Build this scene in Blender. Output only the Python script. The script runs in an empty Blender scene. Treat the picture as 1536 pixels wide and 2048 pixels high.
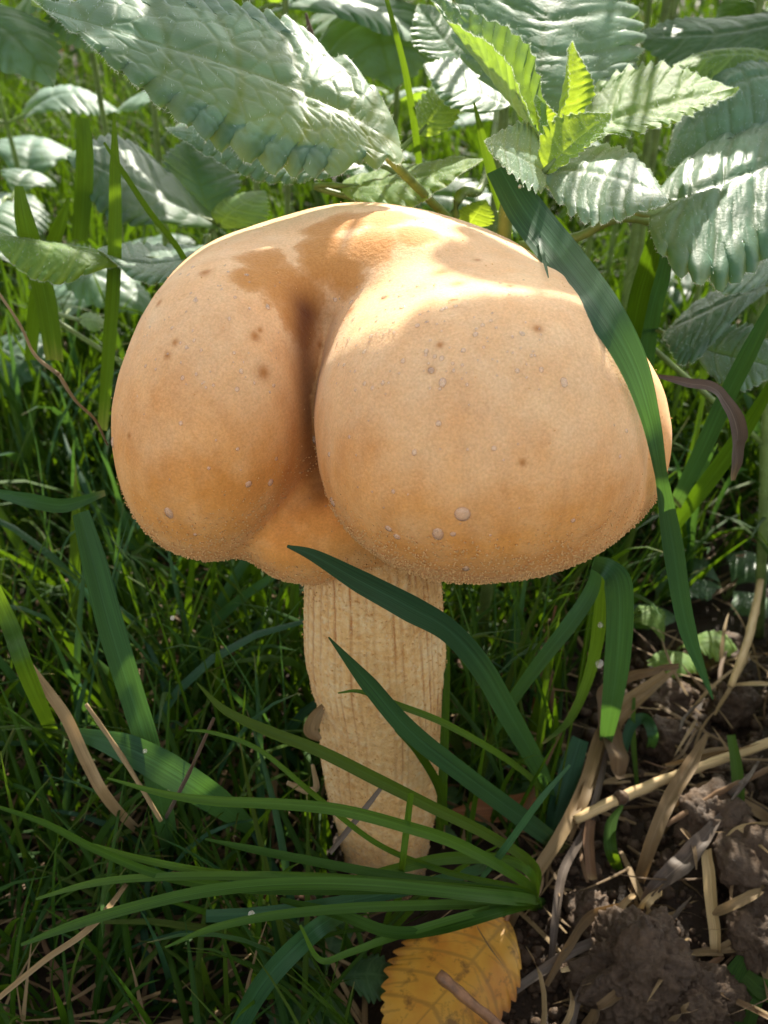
import bpy, bmesh, math, random
import numpy as np
from mathutils import Vector
from mathutils.bvhtree import BVHTree

random.seed(7)
RNG = np.random.default_rng(7)
SC = bpy.context.scene
COL = SC.collection

# ------------------------------------------------------------------ camera
PITCH = math.radians(35.0)
FPX = 1024 / math.tan(math.radians(25.0))          # focal length in photo pixels (1536 x 2048)
CD, CH = 0.272, 0.363                              # metres behind the stalk, metres above the ground
CAM = np.array([0.0, -CD, CH])
FWD = np.array([0, math.cos(PITCH), -math.sin(PITCH)])
UP = np.array([0, math.sin(PITCH), math.cos(PITCH)])
RIGHT = np.array([1.0, 0, 0])
cam = bpy.data.cameras.new('camera')
cam.sensor_fit = 'VERTICAL'
cam.sensor_height = 24.0
cam.lens = 24.0 * FPX / 2048
cam.clip_start = 0.005
cam.clip_end = 200
cam.dof.use_dof = True
cam.dof.focus_distance = 0.295
cam.dof.aperture_fstop = 15.0
camo = bpy.data.objects.new('camera', cam)
COL.objects.link(camo)
camo.location = CAM
camo.rotation_euler = (math.pi / 2 - PITCH, 0, 0)
SC.camera = camo

# ------------------------------------------------------------------ light
SUN_EL, SUN_AZ = math.radians(32), math.radians(14)   # azimuth: right of straight ahead
SKY_STRENGTH = 0.15
wd = bpy.data.worlds.new('World')
SC.world = wd
wd.use_nodes = True
nt = wd.node_tree
sky = nt.nodes.new('ShaderNodeTexSky')
sky.sky_type = 'NISHITA'
sky.sun_disc = False
sky.sun_elevation = SUN_EL
sky.sun_rotation = SUN_AZ
sky.air_density = 1.0
sky.dust_density = 1.5
sky.ozone_density = 0.5
bg = nt.nodes['Background']
bg.inputs['Strength'].default_value = SKY_STRENGTH
veil = nt.nodes.new('ShaderNodeHueSaturation')          # thin high cloud: a whiter sky all over
veil.inputs['Saturation'].default_value = 0.30
nt.links.new(sky.outputs[0], veil.inputs['Color'])
nt.links.new(veil.outputs[0], bg.inputs['Color'])
sun = bpy.data.lights.new('sun', 'SUN')
sun.energy = 5.0
sun.angle = math.radians(0.6)
sun.color = (1.0, 0.93, 0.80)
suno = bpy.data.objects.new('sun', sun)
COL.objects.link(suno)
sdir = Vector((math.sin(SUN_AZ) * math.cos(SUN_EL), math.cos(SUN_AZ) * math.cos(SUN_EL), math.sin(SUN_EL)))
suno.rotation_euler = sdir.to_track_quat('Z', 'Y').to_euler()
suno.location = (0.5, 2, 1.5)
SC.view_settings.view_transform = 'Standard'
SC.view_settings.look = 'None'
SC.view_settings.exposure = 1.28
SC.view_settings.gamma = 1.0
SC.cycles.use_denoising = True
SC.cycles.max_bounces = 8
SC.cycles.transmission_bounces = 8
SC.cycles.transparent_max_bounces = 8

# ------------------------------------------------------------------ small maths
def lerp(a, b, t): return a + (b - a) * t
def sstep(a, b, x):
    t = np.clip((x - a) / (b - a), 0, 1)
    return t * t * (3 - 2 * t)
def nrm(v):
    v = np.asarray(v, float)
    return v / (np.linalg.norm(v, axis=-1, keepdims=True) + 1e-12)
def ray(px, py):
    return FWD + RIGHT * ((px - 768) / FPX) + UP * ((1024 - py) / FPX)
def atd(px, py, d): return CAM + ray(px, py) * d            # point at axial depth d
def aty(px, py, y):                                          # point of the pixel ray on the plane Y = y
    r = ray(px, py)
    return CAM + r * ((y - CAM[1]) / r[1])
def proj(P):
    q = np.asarray(P) - CAM
    d = q @ FWD
    return 768 + FPX * (q @ RIGHT) / d, 1024 - FPX * (q @ UP) / d, d
def m_px(px, d): return px * d / FPX

def vnoise(P, freq, seed=0):
    """smooth value noise, -1..1"""
    P = np.asarray(P, float) * freq + seed * 17.13 + 1000.0
    i = np.floor(P).astype(np.int64)
    f = P - i
    f = f * f * (3 - 2 * f)
    out = 0
    for dx in (0, 1):
        for dy in (0, 1):
            for dz in (0, 1):
                h = ((i[..., 0] + dx) * 374761393 + (i[..., 1] + dy) * 668265263 + (i[..., 2] + dz) * 2147483647 + seed * 974711) & 0xFFFFFFFF
                h = ((h ^ (h >> 13)) * 1274126177) & 0xFFFFFFFF
                h = (h ^ (h >> 16)) & 0xFFFF
                w = (f[..., 0] if dx else 1 - f[..., 0]) * (f[..., 1] if dy else 1 - f[..., 1]) * (f[..., 2] if dz else 1 - f[..., 2])
                out = out + w * (h / 32767.5 - 1)
    return out

# ------------------------------------------------------------------ ground height
def gh(x, y):
    x = np.asarray(x, float); y = np.asarray(y, float)
    P = np.stack([x, y, x * 0], -1)
    h = 0.004 * vnoise(P, 22, 3) + 0.0025 * vnoise(P, 60, 5)
    m = np.exp(-(((x - 0.15) / 0.085) ** 2 + ((y - 0.01) / 0.10) ** 2))
    h = h + 0.022 * m + m * (0.006 * vnoise(P, 70, 6) + 0.0035 * vnoise(P, 170, 7))
    h = h + 0.03 * vnoise(P, 1.7, 8) * sstep(0.5, 3, np.hypot(x, y))
    return h
def atg(px, py, lift=0.0):                                   # pixel ray on the ground
    r = ray(px, py); z = 0.0
    for _ in range(6):
        t = (z + lift - CAM[2]) / r[2]
        p = CAM + r * t
        z = float(gh(p[0], p[1]))
    return p

# ------------------------------------------------------------------ materials
def new_mat(name):
    m = bpy.data.materials.new(name)
    m.use_nodes = True
    n = m.node_tree.nodes
    return m, n, m.node_tree.links, n['Principled BSDF']
def rampn(n, stops, interp='LINEAR'):
    r = n.new('ShaderNodeValToRGB')
    r.color_ramp.interpolation = interp
    e = r.color_ramp.elements
    while len(e) < len(stops): e.new(0.5)
    for k, (p, c) in enumerate(stops):
        e[k].position = p
        e[k].color = tuple(c) + (1,) if len(c) == 3 else c
    return r
def noisen(n, l, scale, detail=4, rough=0.55, coord='Object'):
    t = n.new('ShaderNodeTexCoord')
    k = n.new('ShaderNodeTexNoise')
    k.inputs['Scale'].default_value = scale
    k.inputs['Detail'].default_value = detail
    k.inputs['Roughness'].default_value = rough
    l.new(t.outputs[coord], k.inputs['Vector'])
    return k
def attrn(n, name):
    a = n.new('ShaderNodeAttribute')
    a.attribute_name = name
    return a
def mixc(n, l, fac, a, b, blend='MIX'):
    m = n.new('ShaderNodeMix')
    m.data_type = 'RGBA'
    m.blend_type = blend
    for s, v in ((0, fac), (6, a), (7, b)):
        if hasattr(v, 'links'): l.new(v, m.inputs[s])
        elif s == 0: m.inputs[0].default_value = v
        else: m.inputs[s].default_value = tuple(v) + (1,)
    return m.outputs[2]
def mathn(n, l, op, a, b=None, clamp=False):
    m = n.new('ShaderNodeMath')
    m.operation = op
    m.use_clamp = clamp
    for s, v in ((0, a), (1, b)):
        if v is None: continue
        if hasattr(v, 'links'): l.new(v, m.inputs[s])
        else: m.inputs[s].default_value = v
    return m.outputs[0]
def bumpn(n, l, height, strength, dist):
    b = n.new('ShaderNodeBump')
    b.inputs['Strength'].default_value = strength
    b.inputs['Distance'].default_value = dist
    l.new(height, b.inputs['Height'])
    return b

def mat_cap():
    m, n, l, b = new_mat('suede_cap_skin')
    big = noisen(n, l, 22, 5)
    mid = noisen(n, l, 90, 5)
    fine = noisen(n, l, 1500, 3, 0.7)
    base = rampn(n, [(0.33, (0.64, 0.255, 0.050)), (0.5, (0.74, 0.325, 0.075)), (0.68, (0.80, 0.40, 0.115))])
    l.new(mixc(n, l, 0.35, big.outputs['Fac'], mid.outputs['Fac']), base.inputs[0])
    tcs = n.new('ShaderNodeTexCoord'); mp = n.new('ShaderNodeMapping'); mp.inputs['Scale'].default_value = (300, 300, 26)
    l.new(tcs.outputs['Object'], mp.inputs['Vector'])
    stn = n.new('ShaderNodeTexNoise'); stn.inputs['Scale'].default_value = 1.0; stn.inputs['Detail'].default_value = 4
    l.new(mp.outputs[0], stn.inputs['Vector'])
    srr = rampn(n, [(0.32, (0.90, 0.87, 0.82)), (0.6, (1.04, 1.04, 1.04))])
    l.new(stn.outputs['Fac'], srr.inputs[0])
    bl = attrn(n, 'bloom_skylight')
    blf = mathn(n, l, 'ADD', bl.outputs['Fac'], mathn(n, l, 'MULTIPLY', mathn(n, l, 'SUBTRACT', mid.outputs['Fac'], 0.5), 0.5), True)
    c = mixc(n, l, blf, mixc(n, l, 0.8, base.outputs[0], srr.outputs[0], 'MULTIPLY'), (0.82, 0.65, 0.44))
    st = attrn(n, 'stain')
    sn = mathn(n, l, 'ADD', st.outputs['Fac'], mathn(n, l, 'MULTIPLY', mathn(n, l, 'SUBTRACT', noisen(n, l, 95, 9, 0.72).outputs['Fac'], 0.5), 1.1))
    sr = rampn(n, [(0.34, (0, 0, 0)), (0.50, (0.75, 0.75, 0.75)), (0.72, (1, 1, 1))])
    l.new(sn, sr.inputs[0])
    c = mixc(n, l, mathn(n, l, 'MULTIPLY', sr.outputs[0], 0.85), c, (0.47, 0.19, 0.03))
    sp = attrn(n, 'spot')
    c = mixc(n, l, mathn(n, l, 'MULTIPLY', sp.outputs['Fac'], 0.9), c, (0.40, 0.15, 0.03))
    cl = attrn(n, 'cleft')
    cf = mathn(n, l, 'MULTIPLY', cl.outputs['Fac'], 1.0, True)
    c = mixc(n, l, cf, c, (0.13, 0.038, 0.008))  # brown stain of the cleft, with the crease's shade painted in
    gr = rampn(n, [(0.35, (0.88, 0.85, 0.80)), (0.65, (1.08, 1.08, 1.08))])
    l.new(fine.outputs['Fac'], gr.inputs[0])
    c = mixc(n, l, 1.0, c, gr.outputs[0], 'MULTIPLY')
    l.new(c, b.inputs['Base Color'])
    b.inputs['Roughness'].default_value = 0.78
    b.inputs['Specular IOR Level'].default_value = 0.25
    b.inputs['Sheen Weight'].default_value = 0.12
    b.inputs['Sheen Roughness'].default_value = 0.45
    b.inputs['Sheen Tint'].default_value = (1.0, 0.90, 0.75, 1)
    b.inputs['Subsurface Weight'].default_value = 0.18
    b.inputs['Subsurface Radius'].default_value = (1.0, 0.5, 0.2)
    b.inputs['Subsurface Scale'].default_value = 0.004
    wr = noisen(n, l, 650, 3, 0.6)
    hsum = mathn(n, l, 'ADD', mathn(n, l, 'MULTIPLY', fine.outputs['Fac'], 0.6), mathn(n, l, 'MULTIPLY', wr.outputs['Fac'], mathn(n, l, 'ADD', 0.5, st.outputs['Fac'])))
    bp = bumpn(n, l, hsum, 0.5, 0.0005)
    l.new(bp.outputs[0], b.inputs['Normal'])
    return m

def mat_stem():
    m, n, l, b = new_mat('ribbed_stalk_skin')
    rb = attrn(n, 'rib')
    gn = noisen(n, l, 420, 5, 0.7)
    big = noisen(n, l, 45, 4)
    c0 = rampn(n, [(0.38, (0.62, 0.31, 0.085)), (0.5, (0.80, 0.48, 0.18)), (0.64, (0.88, 0.64, 0.32))])
    l.new(mixc(n, l, 0.55, big.outputs['Fac'], gn.outputs['Fac']), c0.inputs[0])
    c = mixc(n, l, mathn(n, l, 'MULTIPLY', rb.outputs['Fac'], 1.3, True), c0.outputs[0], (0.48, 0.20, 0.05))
    sp = rampn(n, [(0.60, (0, 0, 0)), (0.68, (1, 1, 1))])
    l.new(noisen(n, l, 700, 4, 0.65).outputs['Fac'], sp.inputs[0])
    c = mixc(n, l, mathn(n, l, 'MULTIPLY', sp.outputs[0], 0.5), c, (0.78, 0.62, 0.40))
    dirt = attrn(n, 'dirt')
    df = mathn(n, l, 'MULTIPLY', mathn(n, l, 'MULTIPLY', dirt.outputs['Fac'], big.outputs['Fac']), 1.5, True)
    c = mixc(n, l, df, c, (0.16, 0.09, 0.045))
    l.new(c, b.inputs['Base Color'])
    b.inputs['Roughness'].default_value = 0.8
    b.inputs['Specular IOR Level'].default_value = 0.2
    b.inputs['Sheen Weight'].default_value = 0.15
    b.inputs['Subsurface Weight'].default_value = 0.12
    b.inputs['Subsurface Radius'].default_value = (1.0, 0.5, 0.2)
    b.inputs['Subsurface Scale'].default_value = 0.003
    bp = bumpn(n, l, gn.outputs['Fac'], 0.9, 0.0016)
    l.new(bp.outputs[0], b.inputs['Normal'])
    return m

def thin_leaf(name, top, vein, trans, rough=0.42, transw=0.45, sheen=0.5, veinattr=True, nscale=60, bumpscale=900, var=0.35, spec=0.5, back=None):
    m, n, l, b = new_mat(name)
    nz = noisen(n, l, nscale, 4)
    r = rampn(n, [(0.3, tuple(x * (1 - var) for x in top)), (0.7, tuple(x * (1 + var) for x in top))])
    l.new(nz.outputs['Fac'], r.inputs[0])
    c = r.outputs[0]
    tcol = None
    if veinattr:
        v = attrn(n, 'vein')
        c = mixc(n, l, v.outputs['Fac'], c, vein)
        tcol = mixc(n, l, mathn(n, l, 'MULTIPLY', v.outputs['Fac'], 0.8), trans, tuple(min(1, x * 1.35 + 0.03) for x in trans))
    if back:
        g = n.new('ShaderNodeNewGeometry')
        c = mixc(n, l, g.outputs['Backfacing'], c, back)
    l.new(c, b.inputs['Base Color'])
    b.inputs['Roughness'].default_value = rough
    b.inputs['Specular IOR Level'].default_value = spec
    b.inputs['Sheen Weight'].default_value = sheen
    b.inputs['Sheen Roughness'].default_value = 0.5
    b.inputs['Sheen Tint'].default_value = (0.85, 1.0, 0.92, 1)
    tr = n.new('ShaderNodeBsdfTranslucent')
    if tcol is not None: l.new(tcol, tr.inputs['Color'])
    else: tr.inputs['Color'].default_value = tuple(trans) + (1,)
    mx = n.new('ShaderNodeMixShader')
    mx.inputs[0].default_value = transw
    l.new(b.outputs[0], mx.inputs[1])
    l.new(tr.outputs[0], mx.inputs[2])
    l.new(mx.outputs[0], n['Material Output'].inputs['Surface'])
    if bumpscale:
        bn = noisen(n, l, bumpscale, 3, 0.6)
        bp = bumpn(n, l, bn.outputs['Fac'], 0.35, 0.0004)
        l.new(bp.outputs[0], b.inputs['Normal'])
    return m

def mat_blade(name, cols, trans, transw=0.4, rough=0.4, sheen=0.1, spec=0.45):
    """grass / straw: colour varies blade by blade through the attribute rnd, with fine lengthwise streaks"""
    m, n, l, b = new_mat(name)
    a = attrn(n, 'rnd')
    r = rampn(n, [(k / (len(cols) - 1), c) for k, c in enumerate(cols)])
    l.new(a.outputs['Fac'], r.inputs[0])
    s = attrn(n, 'across')
    t = attrn(n, 'along')
    cb = n.new('ShaderNodeCombineXYZ')
    l.new(mathn(n, l, 'MULTIPLY', s.outputs['Fac'], 14), cb.inputs[0])
    l.new(mathn(n, l, 'MULTIPLY', t.outputs['Fac'], 2.5), cb.inputs[1])
    l.new(mathn(n, l, 'MULTIPLY', a.outputs['Fac'], 40), cb.inputs[2])
    st = n.new('ShaderNodeTexNoise')
    st.inputs['Scale'].default_value = 1.0
    st.inputs['Detail'].default_value = 3
    l.new(cb.outputs[0], st.inputs['Vector'])
    sr = rampn(n, [(0.3, (0.68, 0.68, 0.68)), (0.7, (1.25, 1.25, 1.25))])
    l.new(st.outputs['Fac'], sr.inputs[0])
    c = mixc(n, l, 1.0, r.outputs[0], sr.outputs[0], 'MULTIPLY')
    # pale midrib line and, on some blades, a withered tip
    mr = rampn(n, [(0.0, (1, 1, 1)), (0.10, (0, 0, 0))])
    l.new(mathn(n, l, 'ABSOLUTE', s.outputs['Fac']), mr.inputs[0])
    c = mixc(n, l, mathn(n, l, 'MULTIPLY', mr.outputs[0], 0.35), c, tuple(min(1, x * 1.9 + 0.02) for x in cols[1]))
    tipf = mathn(n, l, 'MULTIPLY', mathn(n, l, 'SUBTRACT', mathn(n, l, 'ADD', t.outputs['Fac'], mathn(n, l, 'MULTIPLY', st.outputs['Fac'], 0.25)), 1.04), 9, True)
    tipf = mathn(n, l, 'MULTIPLY', tipf, mathn(n, l, 'GREATER_THAN', a.outputs['Fac'], 0.62))
    c = mixc(n, l, mathn(n, l, 'MULTIPLY', tipf, 0.8), c, (0.30, 0.21, 0.08))
    l.new(c, b.inputs['Base Color'])
    b.inputs['Roughness'].default_value = rough
    b.inputs['Specular IOR Level'].default_value = spec
    b.inputs['Sheen Weight'].default_value = sheen
    bp = bumpn(n, l, st.outputs['Fac'], 0.4, 0.0003)
    l.new(bp.outputs[0], b.inputs['Normal'])
    tr = n.new('ShaderNodeBsdfTranslucent')
    tc = mixc(n, l, 1.0, sr.outputs[0], trans, 'MULTIPLY')
    l.new(tc, tr.inputs['Color'])
    mx = n.new('ShaderNodeMixShader')
    mx.inputs[0].default_value = transw
    l.new(b.outputs[0], mx.inputs[1])
    l.new(tr.outputs[0], mx.inputs[2])
    l.new(mx.outputs[0], n['Material Output'].inputs['Surface'])
    return m

def mat_soil(name, dark, light, scale=120, rough=0.85, spec=0.3, bump=0.0025):
    m, n, l, b = new_mat(name)
    a = noisen(n, l, scale, 8, 0.65)
    f = noisen(n, l, scale * 6, 5, 0.65)
    r = rampn(n, [(0.3, dark), (0.7, light)])
    l.new(mixc(n, l, 0.5, a.outputs['Fac'], f.outputs['Fac']), r.inputs[0])
    l.new(r.outputs[0], b.inputs['Base Color'])
    b.inputs['Roughness'].default_value = rough
    b.inputs['Specular IOR Level'].default_value = spec
    rr = rampn(n, [(0.35, (0.45, 0.45, 0.45)), (0.6, (rough, rough, rough))])
    l.new(a.outputs['Fac'], rr.inputs[0])
    l.new(rr.outputs[0], b.inputs['Roughness'])
    bp = bumpn(n, l, mixc(n, l, 0.45, a.outputs['Fac'], f.outputs['Fac']), 0.9, bump)
    l.new(bp.outputs[0], b.inputs['Normal'])
    return m

def mat_water():
    m, n, l, b = new_mat('clear_water')
    n.remove(b)
    gl = n.new('ShaderNodeBsdfGlossy'); gl.inputs['Roughness'].default_value = 0.03
    tp = n.new('ShaderNodeBsdfTransparent')
    rf = n.new('ShaderNodeBsdfRefraction'); rf.inputs['IOR'].default_value = 1.33; rf.inputs['Roughness'].default_value = 0.0
    tl = n.new('ShaderNodeBsdfDiffuse'); tl.inputs['Color'].default_value = (1.0, 0.88, 0.70, 1)  # warm diffuse share paints in the light gathered inside a drop
    m0 = n.new('ShaderNodeMixShader'); m0.inputs[0].default_value = 0.06
    l.new(tp.outputs[0], m0.inputs[1]); l.new(rf.outputs[0], m0.inputs[2])
    m1 = n.new('ShaderNodeMixShader'); m1.inputs[0].default_value = 0.22
    l.new(m0.outputs[0], m1.inputs[1]); l.new(tl.outputs[0], m1.inputs[2])
    fr = n.new('ShaderNodeFresnel'); fr.inputs['IOR'].default_value = 1.33
    m2 = n.new('ShaderNodeMixShader'); l.new(fr.outputs[0], m2.inputs[0])
    l.new(m1.outputs[0], m2.inputs[1]); l.new(gl.outputs[0], m2.inputs[2])
    l.new(m2.outputs[0], n['Material Output'].inputs['Surface'])
    return m

def mat_plain(name, col, rough=0.7, nscale=200, var=0.3, transw=0.0, bump=0.0006):
    m, n, l, b = new_mat(name)
    nz = noisen(n, l, nscale, 5, 0.6)
    r = rampn(n, [(0.3, tuple(x * (1 - var) for x in col)), (0.7, tuple(x * (1 + var) for x in col))])
    l.new(nz.outputs['Fac'], r.inputs[0])
    l.new(r.outputs[0], b.inputs['Base Color'])
    b.inputs['Roughness'].default_value = rough
    bp = bumpn(n, l, nz.outputs['Fac'], 0.5, bump)
    l.new(bp.outputs[0], b.inputs['Normal'])
    if transw:
        tr = n.new('ShaderNodeBsdfTranslucent')
        tr.inputs['Color'].default_value = tuple(col) + (1,)
        mx = n.new('ShaderNodeMixShader')
        mx.inputs[0].default_value = transw
        l.new(b.outputs[0], mx.inputs[1])
        l.new(tr.outputs[0], mx.inputs[2])
        l.new(mx.outputs[0], n['Material Output'].inputs['Surface'])
    return m

def mat_birch():
    m, n, l, b = new_mat('autumn_birch_leaf')
    nz = noisen(n, l, 55, 4)
    r = rampn(n, [(0.28, (0.74, 0.27, 0.03)), (0.5, (0.85, 0.42, 0.05)), (0.75, (0.88, 0.52, 0.10))])
    l.new(nz.outputs['Fac'], r.inputs[0])
    e = attrn(n, 'edge')
    c = mixc(n, l, mathn(n, l, 'MULTIPLY', e.outputs['Fac'], 0.7), r.outputs[0], (0.42, 0.13, 0.015))
    sp = rampn(n, [(0.54, (0, 0, 0)), (0.66, (1, 1, 1))])
    l.new(noisen(n, l, 150, 5, 0.65).outputs['Fac'], sp.inputs[0])
    c = mixc(n, l, mathn(n, l, 'MULTIPLY', sp.outputs[0], 0.75), c, (0.17, 0.065, 0.018))
    v = attrn(n, 'vein')
    c = mixc(n, l, mathn(n, l, 'MULTIPLY', v.outputs['Fac'], 0.6), c, (0.42, 0.19, 0.035))
    l.new(c, b.inputs['Base Color'])
    b.inputs['Roughness'].default_value = 0.42
    tr = n.new('ShaderNodeBsdfTranslucent')
    l.new(c, tr.inputs['Color'])
    mx = n.new('ShaderNodeMixShader')
    mx.inputs[0].default_value = 0.3
    l.new(b.outputs[0], mx.inputs[1])
    l.new(tr.outputs[0], mx.inputs[2])
    l.new(mx.outputs[0], n['Material Output'].inputs['Surface'])
    bp = bumpn(n, l, noisen(n, l, 420, 4).outputs['Fac'], 0.4, 0.0006)
    l.new(bp.outputs[0], b.inputs['Normal'])
    return m

M = {}
M['cap'] = mat_cap()
M['stem'] = mat_stem()
M['granule'] = mat_plain('granular_scurf', (0.80, 0.50, 0.20), 0.8, 300, 0.12, 0.3)
M['nettle'] = thin_leaf('nettle_leaf_blade', (0.10, 0.195, 0.115), (0.025, 0.085, 0.028), (0.30, 0.46, 0.015), 0.50, 0.36, 0.32, spec=0.5, back=(0.17, 0.27, 0.10))
M['nettle_dark'] = thin_leaf('shaded_nettle_leaf_blade', (0.045, 0.115, 0.055), (0.02, 0.07, 0.02), (0.22, 0.38, 0.015), 0.5, 0.36, 0.25, back=(0.14, 0.24, 0.08))  # darker copy of the nettle leaf, shade put into its colour
M['nettle_young'] = thin_leaf('young_nettle_leaf_blade', (0.13, 0.25, 0.05), (0.22, 0.34, 0.07), (0.42, 0.54, 0.02), 0.6, 0.5, 0.15, spec=0.3, back=(0.20, 0.30, 0.08))
M['nettle_wet'] = thin_leaf('wet_nettle_leaf_blade', (0.075, 0.17, 0.095), (0.035, 0.105, 0.04), (0.32, 0.48, 0.02), 0.45, 0.35, 0.12, spec=0.35, back=(0.16, 0.26, 0.10))
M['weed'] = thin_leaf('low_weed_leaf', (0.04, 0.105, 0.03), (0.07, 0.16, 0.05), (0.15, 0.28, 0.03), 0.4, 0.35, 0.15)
M['hair'] = mat_plain('pale_leaf_hair', (0.72, 0.78, 0.62), 0.5, 400, 0.1, 0.5)
M['nstem'] = mat_plain('nettle_stem_skin', (0.17, 0.24, 0.06), 0.5, 160, 0.35, 0.2)
M['grass'] = mat_blade('lawn_grass', [(0.013, 0.044, 0.003), (0.022, 0.062, 0.004), (0.014, 0.052, 0.008), (0.036, 0.078, 0.004), (0.046, 0.070, 0.008)], (0.12, 0.225, 0.005), 0.28, 0.55, sheen=0.0, spec=0.14)
M['grass_blue'] = mat_blade('broad_bluish_grass', [(0.015, 0.056, 0.026), (0.021, 0.070, 0.033), (0.018, 0.062, 0.024)], (0.10, 0.22, 0.025), 0.26, 0.48, sheen=0.0, spec=0.22)
M['grass_lime'] = mat_blade('bright_green_grass', [(0.030, 0.080, 0.008), (0.040, 0.098, 0.009), (0.052, 0.105, 0.014)], (0.20, 0.33, 0.010), 0.30, 0.5, sheen=0.0, spec=0.18)
M['straw'] = mat_blade('dry_straw', [(0.085, 0.047, 0.020), (0.15, 0.092, 0.038), (0.23, 0.15, 0.065), (0.32, 0.22, 0.10), (0.14, 0.065, 0.028)], (0.28, 0.16, 0.06), 0.18, 0.6, 0.1, 0.3)
M['straw_grey'] = mat_blade('weathered_straw', [(0.09, 0.064, 0.046), (0.15, 0.115, 0.085), (0.075, 0.050, 0.034)], (0.15, 0.1, 0.06), 0.12, 0.6, 0.1, 0.3)
M['straw_pale'] = mat_blade('pale_straw', [(0.52, 0.36, 0.16), (0.58, 0.42, 0.21)], (0.3, 0.2, 0.08), 0.1, 0.5, 0.05, 0.35)
M['rust'] = mat_blade('rust_brown_leaf', [(0.24, 0.09, 0.03), (0.30, 0.12, 0.04)], (0.3, 0.10, 0.03), 0.25, 0.5, 0.05, 0.35)
M['soil'] = mat_soil('dark_soil', (0.016, 0.0095, 0.005), (0.055, 0.033, 0.018))
M['clod'] = mat_soil('clod_earth', (0.036, 0.022, 0.012), (0.13, 0.08, 0.046), 150, 0.8, 0.35, 0.002)
M['water'] = mat_water()
M['birch'] = mat_birch()
M['petiole'] = mat_plain('brown_petiole_skin', (0.26, 0.12, 0.05), 0.5, 300, 0.4)
M['twig'] = mat_plain('dark_twig_bark', (0.07, 0.042, 0.02), 0.7, 260, 0.6)
M['scrap'] = mat_plain('dry_brown_scrap', (0.24, 0.13, 0.06), 0.7, 260, 0.4, 0.15)

# ------------------------------------------------------------------ object helpers
def mesh_np(name, V, F, attrs=None, smooth=True):
    V = np.asarray(V, np.float32)
    me = bpy.data.meshes.new(name)
    if isinstance(F, np.ndarray):
        k = F.shape[1]
        me.vertices.add(len(V)); me.vertices.foreach_set('co', V.ravel())
        me.loops.add(F.size); me.loops.foreach_set('vertex_index', F.astype(np.int32).ravel())
        me.polygons.add(len(F))
        me.polygons.foreach_set('loop_start', np.arange(0, F.size, k, dtype=np.int32))
        me.update(calc_edges=True)
    else:
        me.from_pydata(V.tolist(), [], F)
    me.polygons.foreach_set('use_smooth', np.full(len(me.polygons), smooth))
    for a, v in (attrs or {}).items():
        at = me.attributes.new(a, 'FLOAT', 'POINT')
        at.data.foreach_set('value', np.asarray(v, np.float32))
    me.update()
    return me
def link(name, me, mat, parent=None, origin=None):
    o = bpy.data.objects.new(name, me)
    COL.objects.link(o)
    if mat is not None and me is not None:
        if not me.materials: me.materials.append(M[mat])
    if parent is not None: o.parent = parent
    return o
def recentre(V):
    """move a thing's origin to its lowest point so that the object sits at its place"""
    V = np.asarray(V, float)
    k = np.argmin(V[:, 2])
    c = np.array([V[k, 0], V[k, 1], V[k, 2]])
    return V - c, c
def tag(o, label=None, cat=None, group=None, kind=None):
    if label: o['label'] = label
    if cat: o['category'] = cat
    if group: o['group'] = group
    if kind: o['kind'] = kind
    return o
def empty(name, loc, label, cat, group=None):
    o = bpy.data.objects.new(name, None)
    o.empty_display_size = 0.01
    COL.objects.link(o)
    o.location = loc
    return tag(o, label, cat, group)
def child(name, V, F, mat, parent, attrs=None, smooth=True):
    """a part in world coordinates under an Empty that is only translated"""
    off = np.array(parent.location) if parent.parent is None else np.array(parent.parent.location)
    return link(name, mesh_np(name, np.asarray(V) - off, F, attrs, smooth), mat, parent)
def thing(name, V, F, mat, label, cat, group=None, attrs=None, smooth=True):
    V2, c = recentre(V)
    o = link(name, mesh_np(name, V2, F, attrs, smooth), mat)
    o.location = c
    return tag(o, label, cat, group)

def catmull(P, n):
    P = np.asarray(P, float)
    if len(P) == 2: return lerp(P[0], P[1], np.linspace(0, 1, n)[:, None])
    Q = np.vstack([2 * P[0] - P[1], P, 2 * P[-1] - P[-2]])
    seg = len(P) - 1
    t = np.linspace(0, seg, n)
    i = np.minimum(t.astype(int), seg - 1)
    f = (t - i)[:, None]
    a, b, c, d = Q[i], Q[i + 1], Q[i + 2], Q[i + 3]
    return 0.5 * (2 * b + (c - a) * f + (2 * a - 5 * b + 4 * c - d) * f ** 2 + (3 * b - a - 3 * c + d) * f ** 3)
def tube(path, radii, sides=8, n=None, seed=0, wob=0.0):
    n = n or len(path)
    P = catmull(path, n)
    R = np.interp(np.linspace(0, 1, n), np.linspace(0, 1, len(radii)), radii)
    T = nrm(np.gradient(P, axis=0))
    ref = np.array([0.31, 0.17, 0.93])
    A = nrm(np.cross(T, ref)); B = np.cross(T, A)
    th = np.linspace(0, 2 * np.pi, sides, endpoint=False)
    ring = np.cos(th)[None, :, None] * A[:, None] + np.sin(th)[None, :, None] * B[:, None]
    V = P[:, None] + ring * R[:, None, None]
    if wob:
        V = V + ring * (R[:, None, None] * wob * vnoise(V, 400, seed)[..., None])
    V = V.reshape(-1, 3)
    F = []
    for i in range(n - 1):
        for j in range(sides):
            k = (j + 1) % sides
            F.append((i * sides + j, i * sides + k, (i + 1) * sides + k, (i + 1) * sides + j))
    F.append(tuple(range(sides))[::-1])
    F.append(tuple((n - 1) * sides + j for j in range(sides)))
    al = np.repeat(np.linspace(0, 1, n), sides)
    ac = np.tile(np.abs(np.linspace(-1, 1, sides)), n)
    return V, F, al, ac
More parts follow.
